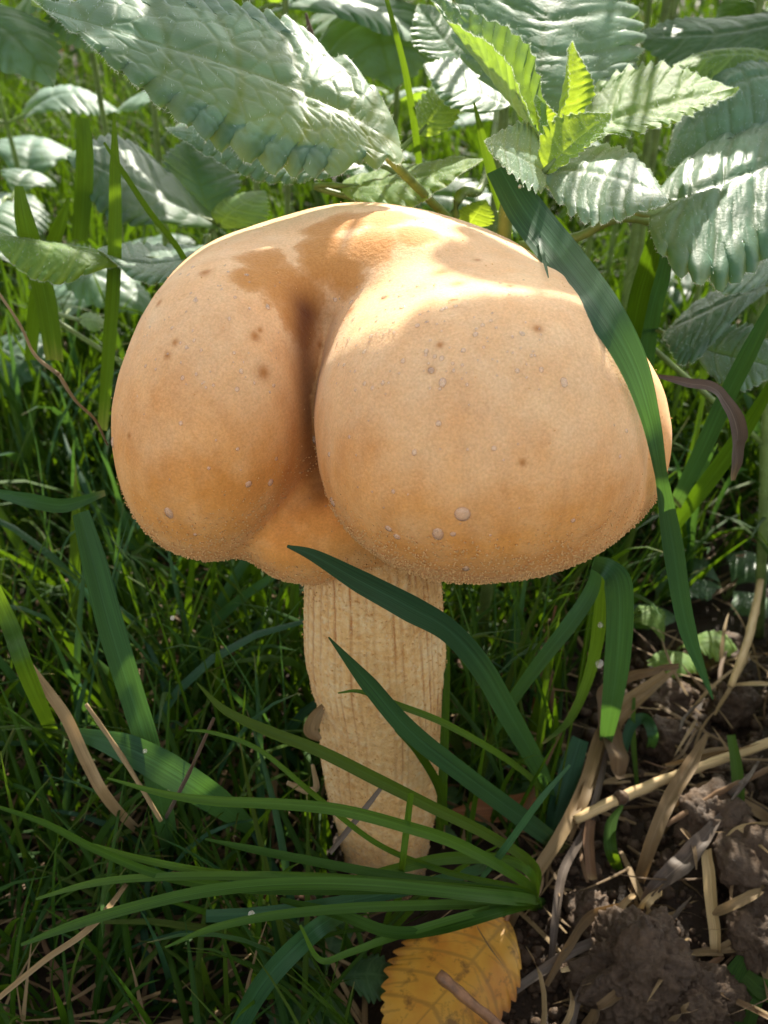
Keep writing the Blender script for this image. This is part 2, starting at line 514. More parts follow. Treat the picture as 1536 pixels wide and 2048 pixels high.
def ribbon(P, W, N, fold=0.25, cols=5, seed=0, crinkle=0.0):
    """a grass blade along P (n,3), full widths W (n,), face normals N (n,3); V-folded along its middle"""
    n = len(P)
    T = nrm(np.gradient(P, axis=0))
    S = nrm(np.cross(T, N)); N2 = np.cross(S, T)
    s = np.linspace(-1, 1, cols)
    V = P[:, None] + S[:, None] * (s[None, :, None] * W[:, None, None] / 2) + N2[:, None] * (np.abs(s)[None, :, None] ** 1.3 * W[:, None, None] / 2 * fold)
    if crinkle:
        V = V + N2[:, None] * (vnoise(V, 160, seed) * W[:, None] * crinkle)[..., None]
    i = np.arange(n - 1)[:, None] * cols; j = np.arange(cols - 1)[None]
    a = (i + j).ravel()
    F = np.stack([a, a + 1, a + cols + 1, a + cols], 1)
    al = np.repeat(np.linspace(0, 1, n), cols); ac = np.tile(s, n)
    return V.reshape(-1, 3), F, al, ac
#==PART2==
# ------------------------------------------------------------------ ground
def build_ground():
    def axis(lo, hi, fine_lo, fine_hi, step, grow):
        a = list(np.arange(fine_lo, fine_hi + 1e-9, step))
        s = step; x = a[0]
        while x > lo: s *= grow; x -= s; a.insert(0, x)
        s = step; x = a[-1]
        while x < hi: s *= grow; x += s; a.append(x)
        return np.array(a)
    xs = axis(-40, 40, -0.25, 0.32, 0.0028, 1.12)
    ys = axis(-20, 60, -0.14, 0.35, 0.0028, 1.12)
    X, Y = np.meshgrid(xs, ys, indexing='ij')
    Z = gh(X, Y)
    V = np.stack([X, Y, Z], -1).reshape(-1, 3)
    ny = len(ys)
    i = np.arange(len(xs) - 1)[:, None] * ny; j = np.arange(ny - 1)[None]
    a = (i + j).ravel()
    F = np.stack([a, a + ny, a + ny + 1, a + 1], 1)
    o = link('ground', mesh_np('ground', V, F), 'soil')
    tag(o, 'dark damp earth under the grass', None, None, 'structure')
build_ground()

# ------------------------------------------------------------------ mushroom
CAMAX = np.stack([RIGHT, UP, FWD], 1)
class Blob:
    def __init__(s, px, py, d, rx, ryt, ryb, rz, tilt=0.0, p=2.0, rzb=None, rxr=None):
        s.c = atd(px, py, d)
        k = d / FPX
        s.rx, s.ryt, s.ryb, s.rz = rx * k, ryt * k, ryb * k, rz
        s.rzb = rzb or rz; s.rxr = (rxr or rx) * k
        s.ct, s.st, s.p = math.cos(tilt), math.sin(tilt), p
    def __call__(s, P):
        q = (P - s.c) @ CAMAX
        x = q[..., 0] * s.ct + q[..., 1] * s.st
        y = -q[..., 0] * s.st + q[..., 1] * s.ct
        z = q[..., 2]
        ry = np.where(y > 0, s.ryt, s.ryb)
        rz = np.where(z > 0, s.rzb, s.rz)
        rx = np.where(x > 0, s.rxr, s.rx)
        k = (np.abs(x / rx) ** s.p + np.abs(y / ry) ** s.p + np.abs(z / rz) ** s.p) ** (1 / s.p)
        g = np.sqrt((x / rx ** 2) ** 2 + (y / ry ** 2) ** 2 + (z / rz ** 2) ** 2) + 1e-9
        k0 = np.sqrt((x / rx) ** 2 + (y / ry) ** 2 + (z / rz) ** 2) + 1e-9
        return (k - 1) * k0 / g
def smin(a, b, k):
    h = np.clip(0.5 + 0.5 * (b - a) / k, 0, 1)
    return b + (a - b) * h - k * h * (1 - h)
B_main = Blob(752, 800, 0.346, 468, 340, 200, 0.044, math.radians(-19), 2.05, rzb=0.05, rxr=495)
B_left = Blob(472, 812, 0.320, 220, 302, 314, 0.050, math.radians(-15), 2.15, rxr=178)
B_right = Blob(955, 852, 0.297, 322, 268, 300, 0.052, math.radians(4), 2.4, rzb=0.06)
B_back = Blob(1152, 872, 0.328, 164, 215, 205, 0.05, math.radians(8), 2.2)
B_veil = Blob(570, 1082, 0.332, 100, 90, 66, 0.027, math.radians(-24))
B_veil2 = Blob(700, 1040, 0.338, 170, 120, 110, 0.034, 0.0)
B_skirt = Blob(1040, 1010, 0.325, 240, 120, 112, 0.045, math.radians(10))
B_top = Blob(945, 752, 0.324, 285, 135, 150, 0.046, math.radians(-26), 2.0, rzb=0.052)
B_bridge = Blob(925, 660, 0.337, 262, 112, 120, 0.040, math.radians(-26), 2.0)
def cap_sdf(P):
    q = (P - CAM) @ CAMAX
    row = 1024 - FPX * q[..., 1] / q[..., 2]
    a = smin(B_main(P), B_left(P), 0.020)
    a = smin(a, B_back(P), 0.006)
    v = smin(B_veil(P), B_veil2(P), 0.012)
    a = smin(a, v, 0.006)
    r = smin(smin(smin(B_right(P), B_top(P), 0.022), B_bridge(P), 0.030), B_skirt(P), 0.015)
    k = lerp(0.0010, 0.030, 1 - sstep(470, 680, row))
    a = smin(a, r, k)
    return a
def cap_surface():
    h = 0.0024
    c = atd(775, 790, 0.32)
    lo = c - np.array([0.105, 0.095, 0.085]); hi = c + np.array([0.105, 0.10, 0.08])
    ax = [np.arange(lo[i], hi[i], h) for i in range(3)]
    G = np.stack(np.meshgrid(*ax, indexing='ij'), -1)
    D = cap_sdf(G)
    S = D < 0
    nx, ny, nz = D.shape
    # naive surface nets
    cs = [S[i:nx - 1 + i, j:ny - 1 + j, k:nz - 1 + k] for i in (0, 1) for j in (0, 1) for k in (0, 1)]
    cnt = sum(c_.astype(np.int8) for c_ in cs)
    act = (cnt > 0) & (cnt < 8)
    idx = -np.ones(act.shape, np.int64)
    idx[act] = np.arange(act.sum())
    I = np.argwhere(act)
    V = np.array(lo) + (I + 0.5) * h
    quads = []
    for axis in range(3):
        sl0 = [slice(None)] * 3; sl1 = [slice(None)] * 3
        sl0[axis] = slice(0, -1); sl1[axis] = slice(1, None)
        ch = S[tuple(sl0)] != S[tuple(sl1)]
        E = np.argwhere(ch)
        b, c_ = [k for k in range(3) if k != axis]
        E = E[(E[:, b] > 0) & (E[:, c_] > 0) & (E[:, b] < D.shape[b] - 1) & (E[:, c_] < D.shape[c_] - 1)]
        ins = S[E[:, 0], E[:, 1], E[:, 2]]
        qs = []
        for db, dc in ((-1, -1), (0, -1), (0, 0), (-1, 0)):
            e = E.copy(); e[:, b] += db; e[:, c_] += dc
            qs.append(idx[e[:, 0], e[:, 1], e[:, 2]])
        q = np.stack(qs, 1)
        flip = ins if axis != 1 else ~ins
        q[~flip] = q[~flip][:, ::-1]
        quads.append(q)
    F = np.vstack(quads)
    def relax(V, it=3):
        e = 2e-4
        for _ in range(it):
            d = cap_sdf(V)
            g = np.stack([cap_sdf(V + np.eye(3)[k] * e) - cap_sdf(V - np.eye(3)[k] * e) for k in range(3)], 1) / (2 * e)
            V = V - np.clip(d / (np.sum(g * g, 1) + 1e-6), -h, h)[:, None] * g * 0.9
        return V
    V = relax(V, 4)
    for _ in range(2):
        E = np.sort(np.vstack([F[:, [0, 1]], F[:, [1, 2]], F[:, [2, 3]], F[:, [3, 0]]]), 1)
        key = E[:, 0] * (len(V) + 1) + E[:, 1]
        uk, first, inv = np.unique(key, return_index=True, return_inverse=True)
        nf, nv = len(F), len(V)
        em = V[E[first]].mean(1)
        fm = V[F].mean(1)
        inv = inv.reshape(4, nf) + nv
        fi = np.arange(nf) + nv + len(em)
        V = np.vstack([V, em, fm])
        F = np.vstack([np.stack([F[:, k], inv[k], fi, inv[(k + 3) % 4]], 1) for k in range(4)])
        V = relax(V, 2)
    return V, F
def normals_of(V, F):
    n = np.cross(V[F[:, 2]] - V[F[:, 0]], V[F[:, 3]] - V[F[:, 1]])
    N = np.zeros_like(V)
    for k in range(4): np.add.at(N, F[:, k], n)
    return nrm(N)

CV, CF = cap_surface()
CN = normals_of(CV, CF)
if np.mean(np.sum(CN * (CV - CV.mean(0)), 1)) < 0:
    CF = CF[:, ::-1]; CN = -CN
# fine unevenness of the suede skin
CV = CV + CN * (0.00035 * vnoise(CV, 55, 1) + 0.00016 * vnoise(CV, 160, 2))[:, None]
CBVH = BVHTree.FromPolygons([tuple(v) for v in CV], [tuple(f) for f in CF.tolist()])
def hit(px, py):
    r = ray(px, py); r = r / np.linalg.norm(r)
    h_ = CBVH.ray_cast(Vector(CAM), Vector(r))
    return (np.array(h_[0]), np.array(h_[1])) if h_[0] is not None else (None, None)
def field(spots, soft=1.0):
    f = np.zeros(len(CV))
    for (px, py, r) in spots:
        p, _ = hit(px, py)
        if p is None: continue
        rr = r * np.dot(p - CAM, FWD) / FPX
        f = np.maximum(f, np.exp(-np.sum((CV - p) ** 2, 1) / (rr * rr) * soft))
    return f
stain = field([(560, 560, 78), (525, 520, 62), (600, 590, 72), (650, 460, 52), (700, 440, 60), (770, 432, 62), (640, 492, 56), (740, 492, 70), (600, 640, 62), (690, 545, 60), (500, 555, 48), (830, 470, 50), (640, 530, 60)])
stain = stain * 0.95
spot = field([(510, 672, 12), (350, 685, 8), (335, 711, 9), (527, 745, 17), (1075, 657, 11), (880, 545, 22), (915, 567, 17), (700, 622, 13), (410, 545, 14), (318, 606, 10), (955, 520, 9), (1020, 572, 8), (862, 740, 9), (880, 690, 9), (258, 872, 8), (1045, 925, 9), (770, 595, 9), (905, 600, 10), (520, 660, 7), (640, 690, 9)], 1.4) ** 0.8
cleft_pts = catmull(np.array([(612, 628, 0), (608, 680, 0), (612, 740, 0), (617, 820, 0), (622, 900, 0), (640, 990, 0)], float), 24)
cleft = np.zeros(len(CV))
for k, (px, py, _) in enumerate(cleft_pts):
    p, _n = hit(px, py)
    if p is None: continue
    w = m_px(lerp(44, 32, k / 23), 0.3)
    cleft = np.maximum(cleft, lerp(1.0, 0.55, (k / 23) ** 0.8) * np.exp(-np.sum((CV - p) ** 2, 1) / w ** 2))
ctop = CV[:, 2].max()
bloom_skylight = 0.46 * sstep(ctop - 0.062, ctop - 0.006, CV[:, 2] + 0.006 * vnoise(CV, 38, 9))  # pale bloom of the cap top, with sky light painted in

mush = empty('mushroom', (0, 0, 0), 'large tan mushroom with a cleft two-lobed suede cap on a pale ribbed stalk', 'mushroom')
child('cap', CV, CF, 'cap', mush, {'stain': stain, 'spot': spot, 'cleft': cleft, 'bloom_skylight': bloom_skylight})

# stalk: centre line and half widths measured down the photograph, at the stalk's own distance
ST = [(735, 1000, 118), (745, 1100, 130), (750, 1180, 136), (754, 1300, 137), (764, 1400, 124), (764, 1500, 117), (768, 1600, 104), (774, 1700, 84), (778, 1760, 70)]
def stalk():
    C = np.array([aty(px, py, 0.0) for px, py, w in ST])
    R = np.array([m_px(w, np.dot(c - CAM, FWD)) for c, (px, py, w) in zip(C, ST)])
    C = C[::-1]; R = R[::-1]
    nh, na = 300, 260
    P = catmull(C, nh)
    r = catmull(np.stack([R, R * 0, R * 0], 1), nh)[:, 0]
    T = nrm(np.gradient(P, axis=0))
    A = nrm(np.cross(T, np.array([0, 1.0, 0]))); B = np.cross(T, A)
    th = np.linspace(0, 2 * np.pi, na, endpoint=False)
    t = np.linspace(0, 1, nh)
    TH, TT = np.meshgrid(th, t)
    # ribs: narrow ridges and brown furrows in the upper two thirds, breaking up towards the base
    wander = 0.10 * vnoise(np.stack([TH * 0.7, TT * 3, TH * 0], -1), 1.0, 21)
    ph = (TH + wander) * 46
    jit = 1.9 * vnoise(np.stack([np.cos(TH) * 7, np.sin(TH) * 7, TT * 0.9], -1), 1.0, 22)
    s = np.sin(ph + jit * 2.0)
    fade = sstep(0.22, 0.62, TT + 0.12 * vnoise(np.stack([TH * 5, TT * 8, TH * 0], -1), 1.0, 23))
    brk = 0.55 + 0.45 * vnoise(np.stack([TH * 16, TT * 26, TH * 0], -1), 1.0, 24)
    rib = np.clip(s, -1, 1)
    disp = 0.00034 * rib * (0.25 + 0.75 * fade) * brk
    disp += 0.00060 * vnoise(np.stack([TH * 12, TT * 60, TH * 0], -1), 1.0, 25) * (1 - 0.6 * fade)
    disp += 0.0012 * vnoise(np.stack([np.cos(TH) * 1.6, np.sin(TH) * 1.6, TT * 5], -1), 1.0, 26)
    rr = r[:, None] + disp
    V = P[:, None] + A[:, None] * (np.cos(TH) * rr)[..., None] + B[:, None] * (np.sin(TH) * rr)[..., None]
    V = V.reshape(-1, 3)
    i = np.arange(nh - 1)[:, None] * na; j = np.arange(na)[None]
    a = (i + j).ravel(); b = (i + (j + 1) % na).ravel()
    F = np.stack([a, b, b + na, a + na], 1)
    lines = np.clip(0.5 + 0.9 * vnoise(np.stack([np.cos(TH) * 22, np.sin(TH) * 22, TT * 1.2], -1), 1.0, 27), 0, 1)
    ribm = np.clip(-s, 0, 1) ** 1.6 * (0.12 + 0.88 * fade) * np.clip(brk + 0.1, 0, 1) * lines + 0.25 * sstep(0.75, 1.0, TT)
    dirt = 1 - sstep(0.02, 0.30, TT)
    return V, F, ribm.ravel(), dirt.ravel()
SV, SF, srib, sdirt = stalk()
SN = normals_of(SV, SF)
if np.mean(np.sum(SN[:, :2] * (SV[:, :2] - np.array([0, 0.0])), 1)) < 0:
    SF = SF[:, ::-1]; SN = -SN
child('stalk', SV, SF, 'stem', mush, {'rib': srib, 'dirt': sdirt})

def granules(V, N, prob, size, count, seed):
    r = np.random.default_rng(seed)
    k = r.choice(len(V), count, p=prob / prob.sum())
    c = V[k] + r.normal(0, 0.0002, (count, 3))
    s = size[k] * r.uniform(0.55, 1.5, count)
    c = c + N[k] * (s * 0.35)[:, None]
    oc = np.array([(1, 0, 0), (-1, 0, 0), (0, 1, 0), (0, -1, 0), (0, 0, 1), (0, 0, -1)], float)
    of = np.array([(0, 2, 4), (2, 1, 4), (1, 3, 4), (3, 0, 4), (2, 0, 5), (1, 2, 5), (3, 1, 5), (0, 3, 5)])
    st = r.uniform(0.6, 1.5, (count, 6, 1))
    ax = nrm(r.normal(size=(count, 3))); bx = nrm(np.cross(ax, r.normal(size=(count, 3)))); cx = np.cross(ax, bx)
    Rm = np.stack([ax, bx, cx], 1)
    P = np.einsum('ij,njk->nik', oc, Rm) * st * s[:, None, None] + c[:, None]
    F = (of[None] + (np.arange(count) * 6)[:, None, None]).reshape(-1, 3)
    return P.reshape(-1, 3), F
# loose mealy granules: thick under the rim, thin elsewhere
down = sstep(0.05, -0.55, CN[:, 2])
gp, gf = granules(CV, CN, 0.05 + 2.2 * down, 0.00014 + 0.00013 * down, 22000, 3)
g = child('scurf', gp, gf, 'granule', mush); tag(g, 'mealy granules along the cap rim', kind='stuff')
tt = np.repeat(np.linspace(0, 1, 300), 260)
gp, gf = granules(SV, SN, 0.4 + 0.6 * sstep(0.7, 0.2, tt), np.full(len(SV), 0.00026), 9000, 4)
g = child('scurf', gp, gf, 'granule', mush); tag(g, 'mealy granules on the stalk', kind='stuff')
#==PART3==
# ------------------------------------------------------------------ toothed leaves
def leaf_geo(base, mid, tip, L, R, uw=0.32, teeth=12, res=(150, 47), bull=1.0, droop=0.12, amp=0.19, cord=0.10, fwd=0.26, seed=0, wave=0.012, nsec=5, prof=0.62, cells=150, blunt=0.9):
    base, mid, tip, L, R = [np.asarray(v, float) for v in (base, mid, tip, L, R)]
    ctrl = 2 * mid - 0.5 * (base + tip)
    def rib(a):
        a = a[..., None]
        ac = np.clip(a, 0, 1)
        p = (1 - ac) ** 2 * base + 2 * ac * (1 - ac) * ctrl + ac ** 2 * tip
        return p + np.where(a < 0, a, 0) * 2 * (ctrl - base) + np.where(a > 1, a - 1, 0) * 2 * (tip - ctrl)
    nu, nv = res
    u = np.linspace(0, 1, nu); v = np.linspace(-1, 1, nv)
    U, Vv = np.meshgrid(u, v, indexing='ij')
    A = np.abs(Vv)
    r = np.random.default_rng(seed)
    ue = np.clip(U, 0, 1)
    prof_f = lambda x: np.maximum(np.sin(np.pi * np.clip(x, 0, 1) ** prof), 0) ** blunt
    W = prof_f(np.clip(ue, 0, 1 - 1e-9)) / prof_f(np.array(0.5 ** (1 / prof)))
    env = np.clip(1 - ue, 0.25, 1)
    jitt = np.interp(ue, np.linspace(0, 1, 12), r.uniform(-0.25, 0.25, 12)) + np.where(Vv > 0, 0.3, 0)
    ph = (ue * teeth + jitt) % 1.0
    saw = np.where(ph < 0.72, np.sin(ph / 0.72 * np.pi / 2) ** 0.9, 1 - ((ph - 0.72) / 0.28) ** 0.9)
    tooth = (saw - 0.75) * amp * sstep(0.62, 1.0, A) * sstep(0.0, 0.06, ue)
    adv = fwd * A ** 1.25 * np.sin(np.pi * ue ** 0.6) + 0.03 * saw * sstep(0.6, 1, A) * sstep(0, .06, ue) * (1 - ue)
    back_ = cord * A ** 0.7 * np.clip(1 - ue / 0.16, 0, 1) ** 1.2
    a = ue + adv - back_
    SL = L - rib(np.array(uw + fwd)); SR = R - rib(np.array(uw + fwd))
    S = np.where(Vv[..., None] < 0, SL, SR)
    width = A * W * (1 + tooth)
    P0 = rib(a)
    P = P0 + S * width[..., None]
    length = np.linalg.norm(tip - base)
    nrm0 = nrm(np.cross(tip - base, SR - SL))
    if nrm0[2] < 0: nrm0 = -nrm0
    P = P - nrm0 * (droop * length * (A * W) ** 2 * 0.5)[..., None]
    lowf = vnoise(np.stack([a * 3.1, Vv * W * 1.6, a * 0], -1), 1.0, seed + 3)
    P = P + nrm0 * (wave * length * lowf * (0.25 + A) * 2)[..., None]
    P = P + nrm0 * (wave * length * 0.35 * np.sin(ue * teeth * 2.6 + seed) * sstep(0.5, 1, A))[..., None]
    # veins and quilting, in leaf-length units
    wl = np.linalg.norm(SL) / length; wr = np.linalg.norm(SR) / length
    X = a; Y = width * np.where(Vv < 0, -wl, wr)
    dm = np.abs(Y)
    uk = np.concatenate([[0.012, 0.04], np.linspace(0.10, 0.88, nsec)])
    shift = 0.02 * np.where(Vv > 0, 1, -1)
    ds = np.min(np.abs(ue[..., None] + (shift * A)[..., None] - uk) , -1)
    mids = (uk[2:-1] + uk[3:]) / 2
    df = np.min(np.abs(ue[..., None] + 0.05 * (1 - A)[..., None] - mids), -1) + 0.12 * np.clip(0.62 - A, 0, 1)
    seeds = np.stack([r.uniform(-0.1, 1.05, cells), r.uniform(-max(wl, wr), max(wl, wr), cells)], 1)
    dd = (X[..., None] - seeds[:, 0]) ** 2 * 1.9 + (Y[..., None] - seeds[:, 1]) ** 2
    dd = np.sqrt(np.partition(dd, 1, axis=-1)[..., :2])
    dt = np.abs(dd[..., 1] - dd[..., 0])
    hq = 0.0075 * sstep(0, 0.05, ds) * sstep(0, 0.05, dm) + 0.0022 * sstep(0, 0.03, df) + 0.0034 * sstep(0, 0.022, dt) + 0.010 * sstep(0, 0.07, dm)
    hq = hq * (1 - 0.55 * sstep(0.85, 1.0, A)) * np.clip(W * 1.6, 0, 1)
    Tu = np.gradient(P, axis=0); Tv = np.gradient(P, axis=1)
    N = nrm(np.cross(Tu, Tv))
    if np.mean(N @ nrm0) < 0: N = -N
    P = P + N * (hq * length * bull)[..., None]
    tw = np.clip(1 - ue, 0.2, 1)
    vein = np.maximum.reduce([np.exp(-(dm / (0.017 * tw)) ** 2), np.exp(-(ds / 0.014) ** 2), 0.8 * np.exp(-(df / 0.010) ** 2), 0.7 * np.exp(-(dt / 0.009) ** 2)])
    i = np.arange(nu - 1)[:, None] * nv; j = np.arange(nv - 1)[None]
    q = (i + j).ravel()
    F = np.stack([q, q + 1, q + nv + 1, q + nv], 1)
    # up-facing winding
    Vf = P.reshape(-1, 3)
    fn = np.cross(Vf[F[:, 1]] - Vf[F[:, 0]], Vf[F[:, 3]] - Vf[F[:, 0]])
    if np.mean(nrm(fn + 1e-15) @ nrm0) < 0: F = F[:, ::-1]
    edge = sstep(0.8, 1.0, A * (0.4 + 0.6 * W) + 0)
    return dict(P=P, V=Vf, F=F, N=N, vein=vein.ravel(), edge=edge.ravel(), length=length, n0=nrm0)
def edge_hairs(g, per=3, ln=0.0009, w=0.00006, seed=0, surf=500):
    """short stiff hairs along the margin and over the upper face"""
    r = np.random.default_rng(seed)
    P, N = g['P'], g['N']
    pts, dirs = [], []
    for col, inner in ((0, 3), (-1, -4)):
        e = P[:, col]; inn = P[:, inner]
        for k in range(per):
            t = r.uniform(0, 1, (len(e) - 1, 1))
            b = lerp(e[:-1], e[1:], t)
            d = nrm(b - lerp(inn[:-1], inn[1:], t)) + 0.5 * r.normal(size=b.shape) + 0.15 * N[:-1, col]
            pts.append(b); dirs.append(nrm(d))
    if surf:
        k = r.integers(0, len(g['V']), surf)
        pts.append(g['V'][k]); dirs.append(nrm(N.reshape(-1, 3)[k] + 0.5 * r.normal(size=(surf, 3))))
    b = np.vstack(pts); d = np.vstack(dirs)
    L = ln * r.uniform(0.5, 1.4, (len(b), 1))
    s = nrm(np.cross(d, r.normal(size=d.shape))) * w
    V = np.stack([b - s, b + s, b + d * L], 1).reshape(-1, 3)
    F = np.arange(len(V)).reshape(-1, 3)
    return V, F
def q3(t):
    """(px, py, y) -> point"""
    return aty(*t)
class Plant:
    def __init__(s, name, root, label, cat='nettle', group=None):
        s.e = empty(name, root, label, cat, group); s.seed = int(abs(root[0] * 7919 + root[1] * 1543) * 100) % 9973
        s.n = 0
    def leaf(s, pts, mat='nettle', att=None, hairs=True, pr=0.0011, part='leaf', label=None, **kw):
        base, mid, tip, L, R = [q3(p) if len(p) == 3 else np.array(p[1:]) for p in pts]
        s.n += 1
        g = leaf_geo(base, mid, tip, L, R, seed=s.seed + s.n * 7, **kw)
        o = child(part, g['V'], g['F'], mat, s.e, {'vein': g['vein'], 'edge': g['edge']})
        if label: o['label'] = label
        if hairs:
            V, F = edge_hairs(g, seed=s.n, ln=0.008 * g['length'] + 0.0003)
            h = child('leaf_hairs', V, F, 'hair', o); tag(h, kind='stuff')
        if att is not None:
            att = np.asarray(att, float)
            tang = nrm(base - mid)
            m1 = base + tang * np.linalg.norm(att - base) * 0.35
            V, F, al, ac = tube([base + nrm(mid - base) * 0.004 - np.array([0, 0, 0.0004]), m1, att], [pr * 0.8, pr, pr * 1.15], 8, 14)
            child('petiole', V, F, 'nstem', o)
        return g
    def stem(s, path, radii, n=30):
        V, F, al, ac = tube(path, radii, 9, n, 3, 0.15)
        o = child('stem', V, F, 'nstem', s.e)
        r = np.random.default_rng(s.seed)
        P = catmull(path, n)
        k = r.integers(0, len(V), 500); b = V[k]
        c = P[np.minimum(k // 9, n - 1)]
        d = nrm(nrm(b - c) + 0.3 * r.normal(size=b.shape)); sd = nrm(np.cross(d, r.normal(size=d.shape))) * 0.00005
        hv = np.stack([b - sd, b + sd, b + d * r.uniform(0.0006, 0.0015, (500, 1))], 1).reshape(-1, 3)
        h = child('stem_hairs', hv, np.arange(1500).reshape(-1, 3), 'hair', o); tag(h, kind='stuff')
        return P
    def stalk(s, path, radii, n=20, name='petiole'):
        V, F, al, ac = tube(path, radii, 8, n, 5, 0.12)
        return child(name, V, F, 'nstem', s.e)

# --- the shoot to the right of the mushroom
top = q3((1105, 320, 0.075)); low = q3((1010, 440, 0.085))
rootA = np.array([0.045, 0.115, float(gh(0.045, 0.115)) - 0.004])
A = Plant('nettle_shoot', rootA, 'tall nettle shoot with bright leaves ringed round its young tip beside the cap')
PA = A.stem([rootA, lerp(rootA, low, 0.5) + np.array([0.004, 0.006, 0]), low, q3((1060, 370, 0.08)), top, q3((1118, 250, 0.085))], [0.0028, 0.0027, 0.0025, 0.0022, 0.0018, 0.0008], 40)
A.leaf([(1079, 200, .098), (1090, 40, .13), (1112, -150, .185), (905, 10, .155), (1290, 55, .150)], 'nettle', top, teeth=13, bull=0.8, label='broad upright leaf behind the tip')
A.leaf([(1088, 285, .080), (985, 165, .088), (835, -30, .125), (978, 186, .080), (1022, 152, .096)], 'nettle', top, teeth=14, bull=1.0, droop=-0.3, label='narrow leaf folded along its midrib')
A.leaf([(1138, 275, .082), (1290, 225, .088), (1478, 172, .105), (1262, 148, .118), (1300, 290, .070)], 'nettle_young', top, teeth=13, bull=1.2, droop=-0.1, label='bright leaf with sunlit margin')
A.leaf([(1095, 335, .062), (1150, 282, .060), (1224, 226, .060), (1105, 255, .072), (1180, 312, .052)], 'nettle_young', top, teeth=11, bull=1.0, droop=-0.25, res=(110, 35), label='small young leaf at the tip')
A.leaf([(1112, 262, .083), (1128, 175, .086), (1143, 82, .092), (1098, 185, .082), (1155, 188, .092)], 'nettle_young', None, teeth=11, bull=1.0, droop=-0.5, res=(100, 31), label='narrow young leaf at the tip')
A.leaf([(1088, 290, .080), (1076, 240, .080), (1072, 190, .082), (1060, 245, .078), (1096, 240, .084)], 'nettle_young', None, teeth=8, bull=1.0, droop=-0.5, res=(80, 27))
A.leaf([(1100, 345, .066), (1220, 352, .048), (1338, 408, .026), (1225, 285, .082), (1160, 432, .030)], 'nettle', top, teeth=10, bull=0.9, droop=0.05, label='front leaf with a curled margin')
A.leaf([(1098, 350, .064), (1030, 310, .056), (968, 282, .052), (1050, 262, .078), (1050, 392, .044)], 'nettle', top, teeth=10, bull=1.0, droop=-0.2, res=(110, 39))
A.leaf([(1350, 402, .070), (1520, 345, .085), (1720, 270, .110), (1500, 205, .135), (1455, 525, .030)], 'nettle_wet', q3((1110, 330, .08)), teeth=12, bull=1.3, droop=0.25, cord=0.16, label='large wet leaf with glistening lobes')

# --- the shoot behind the mushroom
rootB = np.array([0.028, 0.150, float(gh(0.028, 0.15)) - 0.004])
Bp = Plant('nettle_shoot', rootB, 'nettle shoot behind the mushroom carrying one long pale arching leaf over the cap')
nodeB = q3((905, 445, 0.115))
Bp.stem([rootB, lerp(rootB, nodeB, 0.5) + np.array([-0.003, 0.004, 0]), nodeB, q3((960, 380, .135)), q3((985, 300, .155))], [0.0024, 0.0023, 0.002, 0.0016, 0.001], 34)
gB = Bp.leaf([(742, 256, .060), (470, 140, .070), (62, 14, .080), (520, 4, .108), (555, 305, .036)], 'nettle', None, teeth=16, res=(270, 85), bull=1.05, droop=0.10, cord=0.15, amp=0.30, cells=260, label='long pale arching leaf')
Bp.stalk([q3((738, 262, .059)), q3((775, 312, .066)), q3((835, 375, .090)), nodeB], [0.0013, 0.0015, 0.0016, 0.0017])
Bp.leaf([(700, 322, .125), (520, 285, .128), (330, 258, .135), (500, 222, .165), (545, 345, .108)], 'nettle', nodeB, teeth=13, bull=1.0, label='smaller leaf under the long one')
Bp.leaf([(700, 372, .120), (815, 365, .110), (968, 322, .112), (800, 322, .150), (800, 400, .092)], 'nettle_young', nodeB, teeth=10, bull=1.2, label='yellow-green leaf lit from behind')
Bp.leaf([(1008, 208, .150), (935, 180, .150), (848, 128, .158), (945, 122, .180), (915, 212, .135)], 'nettle', None, teeth=10, bull=1.0, res=(110, 37))
Bp.leaf([(930, 128, .200), (885, 78, .205), (835, 10, .215), (930, 40, .225), (838, 92, .190)], 'nettle_wet', q3((985, 300, .155)), teeth=10, bull=1.0, res=(100, 33))
Bp.leaf([(842, 265, .150), (872, 225, .155), (905, 160, .165), (838, 195, .165), (912, 240, .150)], 'nettle_young', nodeB, teeth=9, bull=1.0, res=(90, 31))
Bp.leaf([(935, 452, .115), (955, 425, .115), (972, 398, .118), (918, 420, .118), (985, 445, .112)], 'nettle_young', None, teeth=8, bull=1.0, res=(80, 31), hairs=False)

# --- leaves at the right edge: lower whorl of a second stem
rootC = np.array([0.185, 0.135, float(gh(0.185, 0.135)) - 0.004])
Cp = Plant('nettle_shoot', rootC, 'nettle stem with broad leaves stepping down beside the wide arching grass blade')
tC = q3((1560, 130, .17))
PC = Cp.stem([rootC, lerp(rootC, tC, 0.5), tC], [0.0026, 0.0024, 0.0018], 26)
def onC(k): return PC[k]
Cp.leaf([(1560, 155, .165), (1445, 185, .150), (1330, 330, .115), (1420, 120, .185), (1500, 300, .115)], 'nettle_wet', onC(24), teeth=13, bull=1.1)
Cp.leaf([(1575, 130, .19), (1470, 110, .18), (1345, 135, .17), (1455, 88, .205), (1450, 150, .165)], 'nettle_young', onC(25), teeth=11, bull=1.2)
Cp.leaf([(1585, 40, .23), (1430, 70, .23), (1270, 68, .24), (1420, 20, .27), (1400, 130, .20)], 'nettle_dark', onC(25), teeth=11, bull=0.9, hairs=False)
Cp.leaf([(1590, 500, .13), (1480, 530, .10), (1385, 505, .09), (1480, 490, .125), (1475, 568, .075)], 'nettle', onC(13), teeth=10, bull=1.0)
Cp.leaf([(1540, 570, .14), (1420, 620, .115), (1325, 668, .10), (1440, 575, .140), (1400, 700, .085)], 'nettle_dark', onC(11), teeth=11, bull=1.1, prof=0.75)
